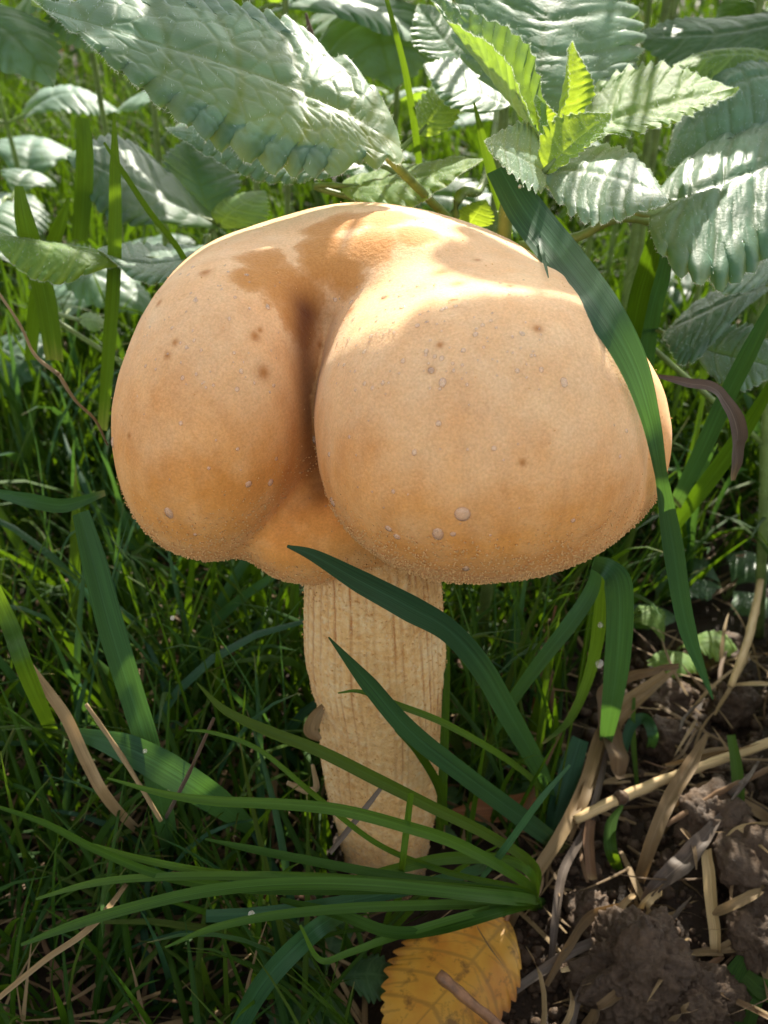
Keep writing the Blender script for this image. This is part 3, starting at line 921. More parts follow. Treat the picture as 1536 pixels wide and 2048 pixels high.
Cp.leaf([(1385, 690, .115), (1465, 715, .10), (1560, 735, .09), (1480, 640, .120), (1450, 772, .080)], 'nettle', onC(10), teeth=10, bull=1.1, prof=0.75)
V, F, al, ac = tube([q3((1040, 492, .10)), q3((1150, 475, .10)), q3((1290, 440, .105)), PC[17]], [0.0018, 0.0017, 0.0016, 0.0016], 9, 24)
thing('nettle_runner', V, F, 'nstem', 'pale green side stem running under the wet nettle leaf beside the cap', 'stem')

# --- low shoot at the left
rootD = np.array([-0.075, 0.18, float(gh(-0.075, 0.18)) - 0.003])
Dp = Plant('nettle_shoot', rootD, 'low nettle shoot with one folded leaf touching behind the stained lobe of the cap')
tD = q3((415, 470, .16))
PD = Dp.stem([rootD, lerp(rootD, tD, 0.55), tD], [0.002, 0.0018, 0.001], 20)
Dp.leaf([(425, 498, .115), (300, 530, .100), (195, 498, .105), (325, 480, .135), (300, 552, .080)], 'nettle', PD[14], teeth=10, bull=1.0)
Dp.leaf([(235, 515, .105), (100, 490, .095), (-40, 468, .095), (100, 475, .115), (110, 530, .082)], 'nettle_young', PD[12], teeth=11, bull=1.0, droop=0.3)
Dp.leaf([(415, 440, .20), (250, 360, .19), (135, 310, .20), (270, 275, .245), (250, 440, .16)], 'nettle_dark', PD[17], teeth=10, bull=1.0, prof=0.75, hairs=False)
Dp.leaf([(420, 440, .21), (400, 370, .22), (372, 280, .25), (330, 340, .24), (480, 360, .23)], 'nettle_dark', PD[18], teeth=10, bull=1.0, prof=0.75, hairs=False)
Dp.leaf([(440, 450, .20), (470, 420, .19), (530, 380, .20), (420, 405, .22), (520, 440, .17)], 'nettle_young', PD[16], teeth=11, bull=1.0, hairs=False)
Dp.leaf([(160, 640, .16), (185, 640, .15), (218, 650, .15), (185, 622, .165), (185, 660, .14)], 'nettle_young', PD[9], teeth=6, bull=0.8, res=(60, 21), hairs=False)

# --- blurred nettles further back
def back_nettle(x, y, h, lean, n, size, label, mats, seed):
    r = np.random.default_rng(seed)
    root = np.array([x, y, float(gh(x, y)) - 0.004])
    p = Plant('nettle_shoot', root, label, 'nettle', 'nettles growing behind the mushroom')
    tp = root + np.array([lean[0], lean[1], h])
    S = p.stem([root, lerp(root, tp, 0.5) + np.array([0.006, 0, 0]), tp], [0.0025, 0.0022, 0.001], 24)
    az = r.uniform(0, 6.28)
    for k in range(n):
        t = 1 - 0.75 * (k // 2) / max(1, (n - 1) // 2)
        at = S[int(t * 23)]
        a = az + (k % 2) * math.pi + (k // 2) * math.pi / 2 + r.uniform(-.3, .3)
        L = size * (0.55 + 0.45 * min(1, (k // 2) / 1.5)) * r.uniform(0.85, 1.15)
        d = np.array([math.cos(a), math.sin(a), 0]); sd = np.array([-math.sin(a), math.cos(a), 0])
        up = r.uniform(-0.15, 0.35)
        b = at + d * L * 0.25 + np.array([0, 0, L * 0.08])
        mid = b + d * L * 0.5 + np.array([0, 0, L * up * 0.6])
        tip = b + d * L * 0.96 + np.array([0, 0, L * (up * 0.6 - 0.25)])
        wv = sd * L * r.uniform(0.30, 0.38)
        wm = b + d * L * 0.42 + np.array([0, 0, L * up * 0.5])
        tl = r.uniform(-0.12, 0.12) * L
        p.leaf([(0, *b), (0, *mid), (0, *tip), (0, *(wm - wv + [0, 0, tl])), (0, *(wm + wv - [0, 0, tl]))], mats[k % len(mats)], at, hairs=False, teeth=10, res=(84, 27), cells=110)
BN = [(-0.20, 0.34, 0.16, 'pale leafed nettle growing in grass behind the low shoot'),
      (-0.12, 0.42, 0.19, 'nettle deep in the grass under the long arching leaf'),
      (-0.27, 0.52, 0.20, 'farther pale nettle seen under the tip of the long arching leaf'),
      (0.02, 0.36, 0.20, 'nettle in shade straight behind the cap'),
      (0.24, 0.40, 0.24, 'nettle behind the broad-leaved stem, half hidden by its wet leaves'),
      (0.36, 0.62, 0.26, 'distant nettle standing among tall bright grass behind the wet leaves'),
      (0.10, 0.62, 0.24, 'distant nettle behind the upright leaf of the tall shoot'),
      (-0.04, 0.75, 0.20, 'distant low nettle beside the dark twig')]
for k, (x, y, h, lab) in enumerate(BN):
    back_nettle(x, y, h, (random.uniform(-.02, .02), random.uniform(-.02, .02)), 8, 0.075, lab, [['nettle', 'nettle_dark'], ['nettle_dark', 'nettle']][k % 2], 40 + k)

# --- tall nettles added mostly out of view, their leaves set to shade cap and ground
SUNV = np.array(sdir)
LITPTS = [hit(px, py)[0] for px, py in ((720, 570), (770, 540), (820, 520), (870, 545), (790, 600), (850, 480), (1235, 740), (1225, 690))]
LITPTS = [p for p in LITPTS if p is not None] + [q3((1150, 260, .07)), q3((1010, 230, .08)), q3((1290, 200, .10)), q3((330, 170, .09)), q3((220, 90, .09)), q3((820, 350, .12))]
def near_sunray(c, rad):
    for p in LITPTS:
        v = c - p; t = v @ SUNV
        if t > 0 and np.linalg.norm(v - SUNV * t) < rad: return True
    return False
def added_shade_nettle(x, y, h, label, seed, size=0.085, zmin=0.255):
    r = np.random.default_rng(seed)
    root = np.array([x, y, float(gh(x, y)) - 0.004])
    p = Plant('added_shade_nettle', root, label, 'nettle', 'tall nettles added behind the mushroom for shade')
    tp = root + np.array([r.uniform(-.02, .02), r.uniform(-.02, .02), h])
    S = p.stem([root, lerp(root, tp, 0.5) + np.array([0.006, 0, 0]), tp], [0.0019, 0.0017, 0.0010], 30)
    k = 0; z = zmin; az = r.uniform(0, 6.28)
    while z < h:
        at = S[int(np.clip(z / h, 0, 1) * 29)]
        for side in (0, 1):
            a = az + side * math.pi + k * math.pi / 2 + r.uniform(-.3, .3)
            L = size * r.uniform(0.8, 1.2) * (1.0 if z < h - 0.05 else 0.6)
            d = np.array([math.cos(a), math.sin(a), 0]); sd = np.array([-math.sin(a), math.cos(a), 0])
            up = r.uniform(-0.1, 0.3)
            b = at + d * L * 0.25 + np.array([0, 0, L * 0.08])
            if near_sunray(b + d * L * 0.45, L * 0.42): continue
            mid = b + d * L * 0.5 + np.array([0, 0, L * up * 0.6]); tip = b + d * L * 0.96 + np.array([0, 0, L * (up * 0.6 - 0.25)])
            wv = sd * L * r.uniform(0.32, 0.40); wm = b + d * L * 0.5 + np.array([0, 0, L * up * 0.5])
            p.leaf([(0, *b), (0, *mid), (0, *tip), (0, *(wm - wv)), (0, *(wm + wv))], 'nettle', at, hairs=False, teeth=10, res=(70, 23), cells=80)
        z += r.uniform(0.032, 0.045); k += 1
TN = [(-0.24, 0.30, 0.36), (-0.16, 0.36, 0.38), (-0.08, 0.31, 0.35), (-0.02, 0.40, 0.42), (0.06, 0.34, 0.36), (0.14, 0.40, 0.40), (0.22, 0.32, 0.36), (0.30, 0.38, 0.40), (-0.32, 0.36, 0.38)]
TN2 = [(-0.06, 0.30, 0.53), (0.0, 0.36, 0.56), (0.05, 0.28, 0.52), (0.11, 0.33, 0.54), (0.17, 0.30, 0.52), (-0.13, 0.33, 0.52), (0.23, 0.36, 0.55)]
for k, (x, y, h) in enumerate(TN2):
    added_shade_nettle(x, y, h, 'slender green stem of a tall nettle added to shade the mushroom', 340 + k, 0.09, 0.34)
for k, (x, y, h) in enumerate(TN):
    added_shade_nettle(x, y, h, 'slender green stem of a tall nettle added to shade the mushroom', 300 + k)
def shade_nettle(targets, far, label, seed, lmin=0.075):
    """an added tall nettle whose upper leaves are set between the sun and a part of the cap"""
    r = np.random.default_rng(seed)
    Q = [hit(px, py)[0] + SUNV * (far + r.uniform(-.01, .01)) for px, py in targets]
    c = np.mean(Q, 0)
    root = np.array([c[0] + 0.025, c[1] + 0.015, 0.0]); root[2] = float(gh(root[0], root[1])) - 0.004
    p = Plant('added_shade_nettle', root, label, 'nettle', 'tall nettles added behind the mushroom for shade')
    tp = np.array([c[0] + 0.02, c[1] + 0.01, max(q[2] for q in Q) + 0.03])
    S = p.stem([root, lerp(root, tp, 0.5) + np.array([0.004, 0, 0]), tp], [0.0019, 0.0017, 0.0010], 40)
    for q in Q:
        at = S[np.argmin(np.abs(S[:, 2] - q[2]))]
        d = q - at; d[2] = 0; dist = np.linalg.norm(d); d = nrm(d); sd = np.array([-d[1], d[0], 0])
        L = max(lmin, dist * 1.25)
        b = at + d * max(0.006, dist - L * 0.5); tip = b + d * L + np.array([0, 0, -0.012]); mid = b + d * L * 0.5 + np.array([0, 0, 0.006])
        w = sd * L * 0.38; wm = b + d * L * 0.55
        p.leaf([(0, *b), (0, *mid), (0, *tip), (0, *(wm - w)), (0, *(wm + w))], 'nettle', at, hairs=False, teeth=12, res=(70, 23), cells=80)
shade_nettle([(1040, 560), (1080, 610)], 0.36, 'slender green stem of a tall nettle added to shade the mushroom', 381, 0.045)
shade_nettle([(960, 660), (1030, 680)], 0.42, 'slender green stem of a tall nettle added to shade the mushroom', 382, 0.045)
shade_nettle([(420, 600), (340, 680), (500, 640), (470, 520)], 0.38, 'slender green stem of a tall nettle added to shade the mushroom', 383)
shade_nettle([(1035, 520), (1085, 545)], 0.40, 'slender green stem of a tall nettle added to shade the mushroom', 384, 0.045)
#==PART4==
# ------------------------------------------------------------------ grass blades measured in the photograph
def hero_pts(pts, low=False):
    """(px, py, y); low: the thing lies on the ground, a nearer y only means a little more lift above it"""
    out = []
    for p in pts:
        px, py, y = p
        if low and y != 'g':
            g = atg(px, py)
            out.append(atg(px, py, float(np.clip((g[1] - y) * 0.34, 0.006, 0.034)))); continue
        if y == 'g': out.append(atg(px, py, 0.001)); continue
        q = aty(px, py, y)
        g0 = float(gh(q[0], q[1])) + 0.001
        if q[2] < g0: q = atg(px, py, 0.002)
        out.append(q)
    return np.array(out)
def clear_cap(P, gap):
    """bring a blade that lies over the cap out onto the cap's surface"""
    px, py, d = proj(P)
    need = np.full(len(P), 9.0)
    for i in range(len(P)):
        for dx in (-30, 0, 30):
            h_, _ = hit(px[i] + dx, py[i])
            if h_ is not None: need[i] = min(need[i], (h_ - CAM) @ FWD - gap)
    k = np.minimum(d, need)
    for _ in range(3): k = np.minimum(k, np.convolve(np.pad(k, 2, 'edge'), np.ones(5) / 5, 'valid'))
    return CAM + (P - CAM) * (k / d)[:, None]
def blade_geo(pts, widths, roll=0.0, fold=0.22, cols=5, n=None, seed=0, crinkle=0.0, twist=0.0, over=False, low=None):
    if low is None: low = all(p[0] > 1090 and p[1] > 1380 for p in pts)
    C = hero_pts(pts, low)
    n = n or max(14, 7 * (len(pts) - 1))
    P = catmull(C, n)
    if over: P = clear_cap(P, 0.0025)
    dep = (P - CAM) @ FWD
    W = np.interp(np.linspace(0, 1, n), np.linspace(0, 1, len(widths)), widths) * dep / FPX
    T = nrm(np.gradient(P, axis=0))
    N = nrm(CAM - P)
    S = nrm(np.cross(T, N)); N2 = np.cross(S, T)
    a = np.radians(roll + twist * np.linspace(-0.5, 0.5, n))[:, None]
    Nr = N2 * np.cos(a) + S * np.sin(a)
    W = W / np.maximum(np.cos(a[:, 0]), 0.35)
    return ribbon(P, W, Nr, fold, cols, seed, crinkle)
HB = [0]
def hero(label, mat, pts, widths, roll=None, rnd=None, fold=0.22, name='grass_leaf', cat='grass blade', crinkle=0.0, twist=0.0, group=None, over=False, low=None):
    HB[0] += 1
    r = random.Random(HB[0])
    roll = r.uniform(-30, 30) if roll is None else roll
    V, F, al, ac = blade_geo(pts, widths, roll, fold, 7 if max(widths) > 24 else 5, None, HB[0], crinkle, twist, over, low)
    rv = r.random() if rnd is None else rnd
    return thing(name, V, F, mat, label, cat, group, {'rnd': np.full(len(V), rv), 'along': al, 'across': ac})

hero('broad blue-green grass blade arching down over the side of the cap', 'grass_blue',
     [(1000, 335, .060), (1050, 420, .045), (1120, 510, .018), (1200, 615, -.018), (1262, 720, -.034), (1300, 835, -.040), (1322, 950, -.038), (1345, 1090, -.022), (1375, 1260, .004), (1426, 1398, .030)],
     [58, 74, 78, 76, 60, 38, 24, 42, 34, 3], -12, 0.5, 0.12, over=True)
hero('grass blade curling across the top of the stalk just below the cap', 'grass_blue',
     [(574, 1092, -.052), (630, 1112, -.050), (720, 1162, -.046), (820, 1215, -.042), (900, 1262, -.036), (965, 1335, -.028), (1020, 1430, -.016), (1075, 1530, .000), (1105, 1610, 'g')],
     [6, 26, 46, 54, 46, 46, 44, 36, 24], 15, 0.2, 0.25, twist=30, over=True)
hero('pointed grass blade slanting across the middle of the stalk', 'grass_blue',
     [(657, 1274, -.050), (735, 1365, -.044), (820, 1462, -.038), (930, 1550, -.028), (1040, 1632, -.015), (1130, 1700, 'g')], [3, 34, 40, 38, 38, 30], 8, 0.9, 0.2)
hero('hair-thin green blade hooked over the middle of the stalk', 'grass_lime',
     [(676, 1386, -.036), (720, 1383, -.037), (790, 1408, -.036), (900, 1452, -.032), (1030, 1530, -.020), (1110, 1600, 'g')], [3, 8, 14, 14, 13, 10], 0, 0.3)
hero('broad upright blue-green blade in the dark lawn grass away from the soil', 'grass_blue',
     [(160, 1025, -.010), (188, 1130, -.014), (222, 1260, -.018), (262, 1390, -.022), (296, 1500, -.026), (322, 1610, -.030), (345, 1725, 'g')], [34, 50, 54, 50, 48, 44, 30], -20, 0.4, 0.2)
hero('wet dark blue-green blade lying flat across the split dead stalk', 'grass_blue',
     [(150, 1465, -.025), (250, 1495, -.03), (330, 1535, -.032), (430, 1600, -.034), (540, 1690, 'g')], [20, 58, 66, 58, 8], 25, 0.1, 0.1)
hero('yellow-green blade leaning over the end of the split dead stalk', 'grass_lime',
     [(-20, 1150, -.03), (20, 1250, -.034), (60, 1360, -.04), (118, 1495, 'g')], [18, 34, 34, 20], 10, 0.2)
hero('bent grass blade with a pale dry tip between stalk and soil', 'grass_blue',
     [(1188, 1126, -.004), (1215, 1136, -.010), (1236, 1165, -.006), (1240, 1240, .004), (1234, 1330, .014), (1222, 1420, .024), (1205, 1520, 'g')], [26, 40, 56, 54, 50, 38, 16], 5, 0.7, 0.2)
hero('blade curving down from the bent pale-tipped blade', 'grass_blue',
     [(1196, 1120, .012), (1185, 1180, .012), (1140, 1250, .010), (1085, 1320, .010), (1020, 1410, .014), (990, 1470, .018)], [16, 30, 32, 28, 22, 8], 20, 0.3)
hero('yellowing blade holding two dewdrops between stalk and soil', 'grass_lime',
     [(1205, 1150, .02), (1200, 1250, .02), (1180, 1350, .018), (1140, 1440, .012), (1085, 1488, .004)], [20, 28, 22, 16, 4], 30, 0.8)
hero('torn upright blade beside the long brown stalk', 'grass_blue',
     [(1160, 1478, -.02), (1140, 1540, -.02), (1118, 1610, -.018), (1096, 1690, 'g')], [34, 44, 42, 26], -15, 0.6)
hero('straight narrow blade slanting above the yellow leaf', 'grass_blue',
     [(1140, 1530, -.048), (1080, 1600, -.052), (1000, 1710, -.055), (926, 1802, -.058)], [6, 13, 15, 3], 0, 0.7)
hero('short upright blade tip in front of the stalk base', 'grass_lime',
     [(822, 1586, -.066), (813, 1660, -.064), (803, 1745, -.062), (798, 1812, 'g')], [12, 14, 13, 8], 0, 0.5)
hero('short dark blade leaning on the lower stalk', 'grass',
     [(790, 1460, -.034), (840, 1510, -.03), (880, 1580, -.026), (890, 1650, -.022)], [4, 16, 18, 14], 0, 0.1)
hero('slim upright blade touching the soil-facing side of the stalk', 'grass',
     [(896, 1265, .004), (893, 1360, -.004), (889, 1480, -.012), (884, 1600, -.020), (878, 1680, 'g')], [6, 14, 18, 20, 14], 0, 0.3)
hero('broad cut blade with a white torn end among the arching tuft', 'grass_blue',
     [(412, 1832, -.078), (520, 1828, -.076), (640, 1812, -.072), (760, 1790, -.066), (880, 1762, -.056), (1010, 1722, 'g')], [24, 28, 27, 26, 24, 18], 0, 0.8)
hero('broad pale blade slanting down beside the teeth of the yellow leaf', 'grass_blue',
     [(465, 2075, -.088), (520, 1975, -.084), (590, 1895, -.080), (660, 1838, -.076), (740, 1795, 'g')], [34, 42, 42, 36, 22], 20, 0.9)
hero('sunlit upright blade in front of the low nettle leaves', 'grass_lime',
     [(228, 224, .10), (230, 340, .10), (230, 460, .10), (226, 580, .102), (216, 720, .106), (205, 860, .11)], [4, 22, 27, 28, 26, 20], 0, 0.7)
hero('thin diagonal blade crossing the low dark nettle leaf', 'grass_lime',
     [(208, 285, .09), (250, 350, .092), (300, 425, .096), (358, 500, .102), (400, 580, .11)], [5, 11, 12, 12, 10], 0, 0.2)
hero('broad blunt bright blade standing behind the folded nettle leaf', 'grass_lime',
     [(38, 372, .10), (48, 430, .10), (66, 500, .104), (92, 600, .11), (110, 720, .12)], [16, 36, 44, 42, 34], 15, 0.9)
hero('bright pointed blade beside the blunt broad one', 'grass_lime',
     [(138, 395, .12), (118, 450, .12), (92, 520, .122), (70, 610, .126), (60, 720, .13)], [6, 26, 30, 28, 22], -20, 0.4)
hero('broad blunt blade end between the low nettle leaves', 'grass_lime',
     [(166, 235, .17), (170, 300, .17), (168, 380, .172), (160, 480, .178)], [26, 34, 36, 32], 10, 0.6)
hero('long thin blade rising past the base of the arching leaf', 'grass_lime',
     [(768, -20, .14), (790, 60, .14), (812, 150, .14), (830, 260, .142), (842, 360, .146)], [7, 11, 13, 14, 13], 0, 0.6)
hero('narrow blade rising between the cap and the tall shoot', 'grass_lime',
     [(948, 205, .11), (965, 275, .11), (985, 350, .108), (1008, 430, .108), (1020, 500, .11)], [4, 17, 22, 22, 18], 0, 0.5)
hero('tiny grass tip hanging over the cap beside the wide arching blade', 'grass_blue',
     [(1078, 470, .030), (1084, 500, .022), (1092, 535, .014), (1097, 556, .008)], [6, 9, 6, 2], 0, 0.4, over=True)
hero('dark broad blade behind the wide arching blade', 'grass',
     [(1320, 440, .10), (1300, 520, .10), (1278, 600, .104), (1262, 690, .11)], [20, 38, 40, 34], 10, 0.1)
hero('second dark broad blade behind the wide arching blade', 'grass_blue',
     [(1338, 470, .12), (1322, 550, .12), (1300, 640, .124), (1290, 740, .13)], [14, 36, 36, 30], -20, 0.3)
hero('slanting blade below the nettle leaves, above the curled dead leaf', 'grass_blue',
     [(1545, 610, .06), (1500, 700, .065), (1450, 800, .075), (1400, 910, .085), (1350, 1010, .1)], [22, 34, 36, 34, 26], 0, 0.8)
hero('second slanting blade behind the curled dead leaf', 'grass',
     [(1550, 760, .075), (1490, 860, .085), (1420, 960, .095), (1340, 1060, .11)], [18, 32, 34, 28], 20, 0.6)
hero('cut broad blade stuck in the soil past the large clod', 'grass_lime',
     [(1512, 1908, -.05), (1492, 1960, -.054), (1462, 2040, -.06), (1440, 2110, -.064)], [54, 84, 88, 80], -10, 0.3, 0.12)
hero('curled bright blade end beside the cut broad blade', 'grass_lime',
     [(1490, 1950, -.062), (1520, 1975, -.060), (1560, 1990, -.056)], [26, 40, 44], 0, 0.9)
hero('pale sprout standing in the crumbled soil', 'grass_lime',
     [(1462, 1470, -.012), (1474, 1540, -.02), (1476, 1620, -.028), (1462, 1730, 'g')], [16, 24, 24, 14], 0, 0.9)
hero('thin pale sprout in front of the dry husk', 'grass_lime',
     [(1268, 1395, .0), (1266, 1470, -.006), (1274, 1570, 'g')], [6, 11, 8], 0, 0.6)
hero('curled sprout hooked beside the leaf-shaped dry husk', 'grass_blue',
     [(1240, 1530, -.01), (1262, 1452, -.008), (1290, 1438, -.01), (1306, 1470, -.014), (1300, 1500, 'g')], [14, 22, 22, 22, 14], 0, 0.9)
hero('curved sprout under the pale cut straw', 'grass_lime',
     [(1245, 1610, -.02), (1222, 1650, -.024), (1222, 1700, -.028), (1238, 1740, 'g')], [6, 22, 26, 18], 0, 0.5)
hero('small sprout at the lower edge of the large clod', 'grass_lime',
     [(1195, 1945, -.075), (1165, 1985, -.078), (1150, 2030, 'g')], [3, 12, 8], 0, 0.8)
hero('dark curled grass arc beside the stained lobe of the mushroom', 'grass_blue',
     [(-10, 985, .02), (60, 1000, .02), (130, 1010, .024), (210, 985, .03)], [16, 30, 28, 12], 20, 0.8)

# one tuft whose long blades sweep left in front of the stalk
tuft_root = atg(1060, 1790, 0)
tuft = empty('grass_tuft', tuft_root, 'tuft of long grass blades sweeping across the foot of the stalk', 'grass tuft')
TB = [([(394, 1366, -.052), (450, 1420, -.054), (537, 1462, -.056), (640, 1502, -.058), (760, 1562, -.058), (860, 1612, -.056), (980, 1672, -.052), (1070, 1735, -.048)], [3, 16, 22, 24, 26, 24, 22, 18]),
      ([(214, 1556, -.070), (330, 1588, -.071), (430, 1602, -.072), (560, 1608, -.072), (680, 1620, -.070), (800, 1650, -.066), (920, 1690, -.060), (1050, 1765, -.055)], [4, 14, 20, 22, 24, 24, 24, 20]),
      ([(372, 1460, -.058), (430, 1466, -.06), (520, 1500, -.062), (630, 1590, -.064), (760, 1690, -.062), (900, 1745, -.06), (1050, 1780, -.058)], [3, 8, 10, 11, 11, 12, 12]),
      ([(-20, 1608, -.080), (90, 1646, -.081), (200, 1702, -.082), (330, 1752, -.082), (480, 1775, -.080), (640, 1778, -.078), (820, 1776, -.072), (1040, 1792, -.064)], [6, 13, 16, 18, 20, 22, 24, 24]),
      ([(42, 1890, -.094), (150, 1850, -.092), (280, 1812, -.090), (420, 1782, -.088), (580, 1768, -.084), (760, 1772, -.078), (1030, 1800, -.068)], [6, 20, 22, 24, 24, 24, 22]),
      ([(72, 1798, -.084), (180, 1768, -.084), (300, 1755, -.083), (480, 1752, -.08), (700, 1760, -.076), (1040, 1795, -.066)], [5, 14, 16, 18, 20, 20]),
      ([(410, 1678, -.074), (500, 1698, -.074), (620, 1722, -.074), (760, 1748, -.072), (900, 1770, -.068), (1045, 1790, -.06)], [4, 15, 18, 18, 20, 20]),
      ([(185, 1690, -.078), (300, 1722, -.079), (450, 1748, -.079), (620, 1755, -.078), (820, 1768, -.072), (1040, 1790, -.062)], [8, 14, 16, 17, 18, 18]),
      ([(330, 1895, -.092), (420, 1858, -.09), (540, 1832, -.088), (700, 1816, -.082), (860, 1810, -.074), (1030, 1806, -.066)], [4, 14, 18, 20, 20, 18]),
      ([(560, 1800, -.08), (680, 1830, -.082), (780, 1865, -.082), (880, 1858, -.08), (1020, 1820, -.07)], [10, 22, 24, 24, 18]),
      ([(690, 1760, -.068), (780, 1740, -.064), (900, 1716, -.056), (1020, 1722, -.05), (1070, 1760, -.05)], [6, 20, 24, 22, 16]),
      ([(600, 1850, -.086), (640, 1920, -.088), (700, 1905, -.086), (800, 1870, -.082), (1000, 1815, -.07)], [5, 12, 14, 16, 16])]
for k, (pts, w) in enumerate(TB):
    pts = pts + [(1070 + 5 * (k % 5), 1800 + 6 * (k % 4), 'g')]; w = w + [7]
    V, F, al, ac = blade_geo(pts, w, random.uniform(-25, 25), 0.25, 5, None, k)
    child('blade', V, F, 'grass_lime' if k % 3 else 'grass', tuft, {'rnd': np.full(len(V), random.random()), 'along': al, 'across': ac})

# ------------------------------------------------------------------ dry stalks and litter measured in the photograph
def straw(label, pts, widths, mat='straw', rnd=None, flat=True, name='straw_stalk', cat='straw', crinkle=0.25, fold=0.5, roll=None, low=None):
    if low is None: low = pts[0][1] > 1110 and min(p[1] for p in pts) > 1100 and 'foot of the stalk' not in label and 'stuck to' not in label
    if flat: return hero(label, mat, pts, widths, roll, rnd, fold, name, cat, crinkle, low=low)
    HB[0] += 1
    C = hero_pts(pts, low)
    dep = (C - CAM) @ FWD
    R = [w * d / FPX / 2 for w, d in zip(np.interp(np.linspace(0, 1, len(C)), np.linspace(0, 1, len(widths)), widths), dep)]
    V, F, al, ac = tube(C, R, 9, 26, HB[0], 0.2)
    return thing(name, V, F, mat, label, cat, None, {'rnd': np.full(len(V), random.random() if rnd is None else rnd), 'along': al, 'across': ac})
straw('pale hollow straw with a dark joint lying over the soil', [(1150, 1640, -.040), (1241, 1596, -.034), (1338, 1556, -.026), (1440, 1520, -.016), (1560, 1478, -.006)], [20, 24, 22, 20, 20], 'straw_pale', 0.4, False)
straw('dark joint ring on the pale hollow straw', [(1233, 1600, -.036), (1241, 1596, -.036), (1250, 1592, -.0355)], [26, 31, 26], 'straw', 0.0, False, 'straw_joint')
straw('split brown stalk standing with a frayed pale top', [(1414, 1468, -.02), (1380, 1530, -.028), (1343, 1590, -.036), (1308, 1672, -.046), (1278, 1762, 'g')], [8, 28, 30, 28, 22], 'straw', 0.35)
straw('reddish thin stalk lying across the frayed brown one', [(1327, 1653, -.042), (1417, 1597, -.036), (1470, 1570, -.03), (1550, 1533, -.022)], [10, 13, 13, 12], 'straw', 0.95, False)
straw('long brown stalk rising from the stem of the yellow leaf', [(1014, 1858, 'g'), (1040, 1790, -.06), (1075, 1740, -.052), (1130, 1652, -.04), (1172, 1560, -.026), (1200, 1470, -.014), (1240, 1410, -.004), (1330, 1345, .012)], [20, 28, 26, 26, 26, 24, 20, 14], 'straw', 0.55)
straw('dry husk bent over like a leaf above the pale straw', [(1356, 1330, .015), (1300, 1342, .008), (1240, 1360, .0), (1207, 1385, -.006), (1213, 1447, -.014), (1232, 1520, -.022), (1242, 1556, -.026)], [10, 18, 22, 26, 36, 42, 14], 'straw', 0.15, crinkle=0.4)
straw('second dry blade folded under the bent husk', [(1352, 1338, .022), (1290, 1390, .01), (1238, 1440, .0), (1196, 1520, -.012), (1168, 1600, -.024), (1140, 1680, -.034)], [8, 16, 22, 24, 20, 8], 'straw', 0.45)
straw('short reddish stub hanging under the pale straw', [(1180, 1640, -.036), (1176, 1690, -.042), (1184, 1760, -.048)], [20, 22, 18], 'straw', 0.98)
straw('pale split stalk standing on end beside the large clod', [(1416, 1700, -.046), (1424, 1780, -.056), (1432, 1880, -.066), (1436, 1920, 'g')], [20, 26, 22, 14], 'straw_pale', 0.1)
straw('dark brown withered leaf twisted between the clods', [(1285, 1806, -.06), (1320, 1765, -.056), (1362, 1730, -.05), (1405, 1680, -.044), (1452, 1615, -.034)], [14, 30, 46, 30, 5], 'straw_grey', 0.1, crinkle=0.5)
straw('grey flat straw reaching from the clod to the yellow leaf', [(985, 2012, -.083), (1093, 1935, -.078), (1150, 1900, -.074), (1240, 1862, -.068)], [14, 20, 20, 18], 'straw_grey', 0.4)
straw('pale stalk leaning above the small dark clod', [(1528, 1120, .03), (1516, 1190, .026), (1500, 1265, .02), (1482, 1320, .012), (1462, 1372, .004)], [12, 17, 18, 16, 14], 'straw_pale', 0.1, False)
straw('short pale stub poking from under the large clod', [(1122, 1941, -.082), (1170, 1930, -.08), (1228, 1918, -.076)], [8, 16, 18], 'straw_pale', 0.8)
straw('thin forked straw between the large clod and the pale split stalk', [(1384, 1906, -.068), (1440, 1895, -.064), (1480, 1870, -.06), (1520, 1840, -.054)], [10, 12, 10, 6], 'straw', 0.8)
straw('loose curled straw below the leaning grey leaf', [(1090, 1970, -.082), (1130, 1900, -.076), (1180, 1830, -.066), (1240, 1812, -.06)], [10, 18, 20, 12], 'straw', 0.3)
straw('grey brown stalk running down to the soil from the husk', [(1215, 1500, -.012), (1180, 1640, -.034), (1128, 1740, -.05), (1110, 1850, -.064), (1100, 1960, 'g')], [10, 16, 18, 16, 10], 'straw_grey', 0.8)
straw('thin straw crossing the upper crumbled soil', [(1330, 1530, -.012), (1420, 1510, -.008), (1480, 1500, -.004), (1560, 1480, .004)], [6, 11, 11, 10], 'straw', 0.6)
straw('wide pale dry blade curving over the soil beyond the frayed stalk', [(1370, 1590, -.018), (1420, 1575, -.02), (1470, 1600, -.024), (1550, 1650, -.028)], [8, 22, 26, 18], 'straw', 0.4, crinkle=0.4)
straw('pale loop of dry grass above the cut broad blade', [(1440, 1690, -.04), (1470, 1662, -.038), (1510, 1650, -.034), (1560, 1648, -.03)], [8, 16, 16, 12], 'straw_pale', 0.3)
straw('curled dry blade by the cut green blade', [(1440, 1905, -.066), (1490, 1900, -.064), (1525, 1930, -.064), (1540, 2000, -.068)], [8, 18, 22, 14], 'straw', 0.6)
straw('split dead stalk lying in the lawn, brown and grey', [(60, 1326, -.018), (95, 1380, -.022), (133, 1436, -.026), (172, 1520, -.032), (222, 1606, -.038), (298, 1682, 'g')], [8, 20, 24, 24, 22, 12], 'straw', 0.7, low=False)
straw('thin pale stalk beside the split dead one', [(172, 1408, -.026), (246, 1516, -.034), (322, 1642, -.042)], [8, 10, 8], 'straw', 0.75, False, low=False)
straw('thin reddish stem crossing the wet dark blade', [(428, 1436, -.05), (370, 1562, -.056), (306, 1682, 'g')], [6, 8, 8], 'straw', 0.0, False, low=False)
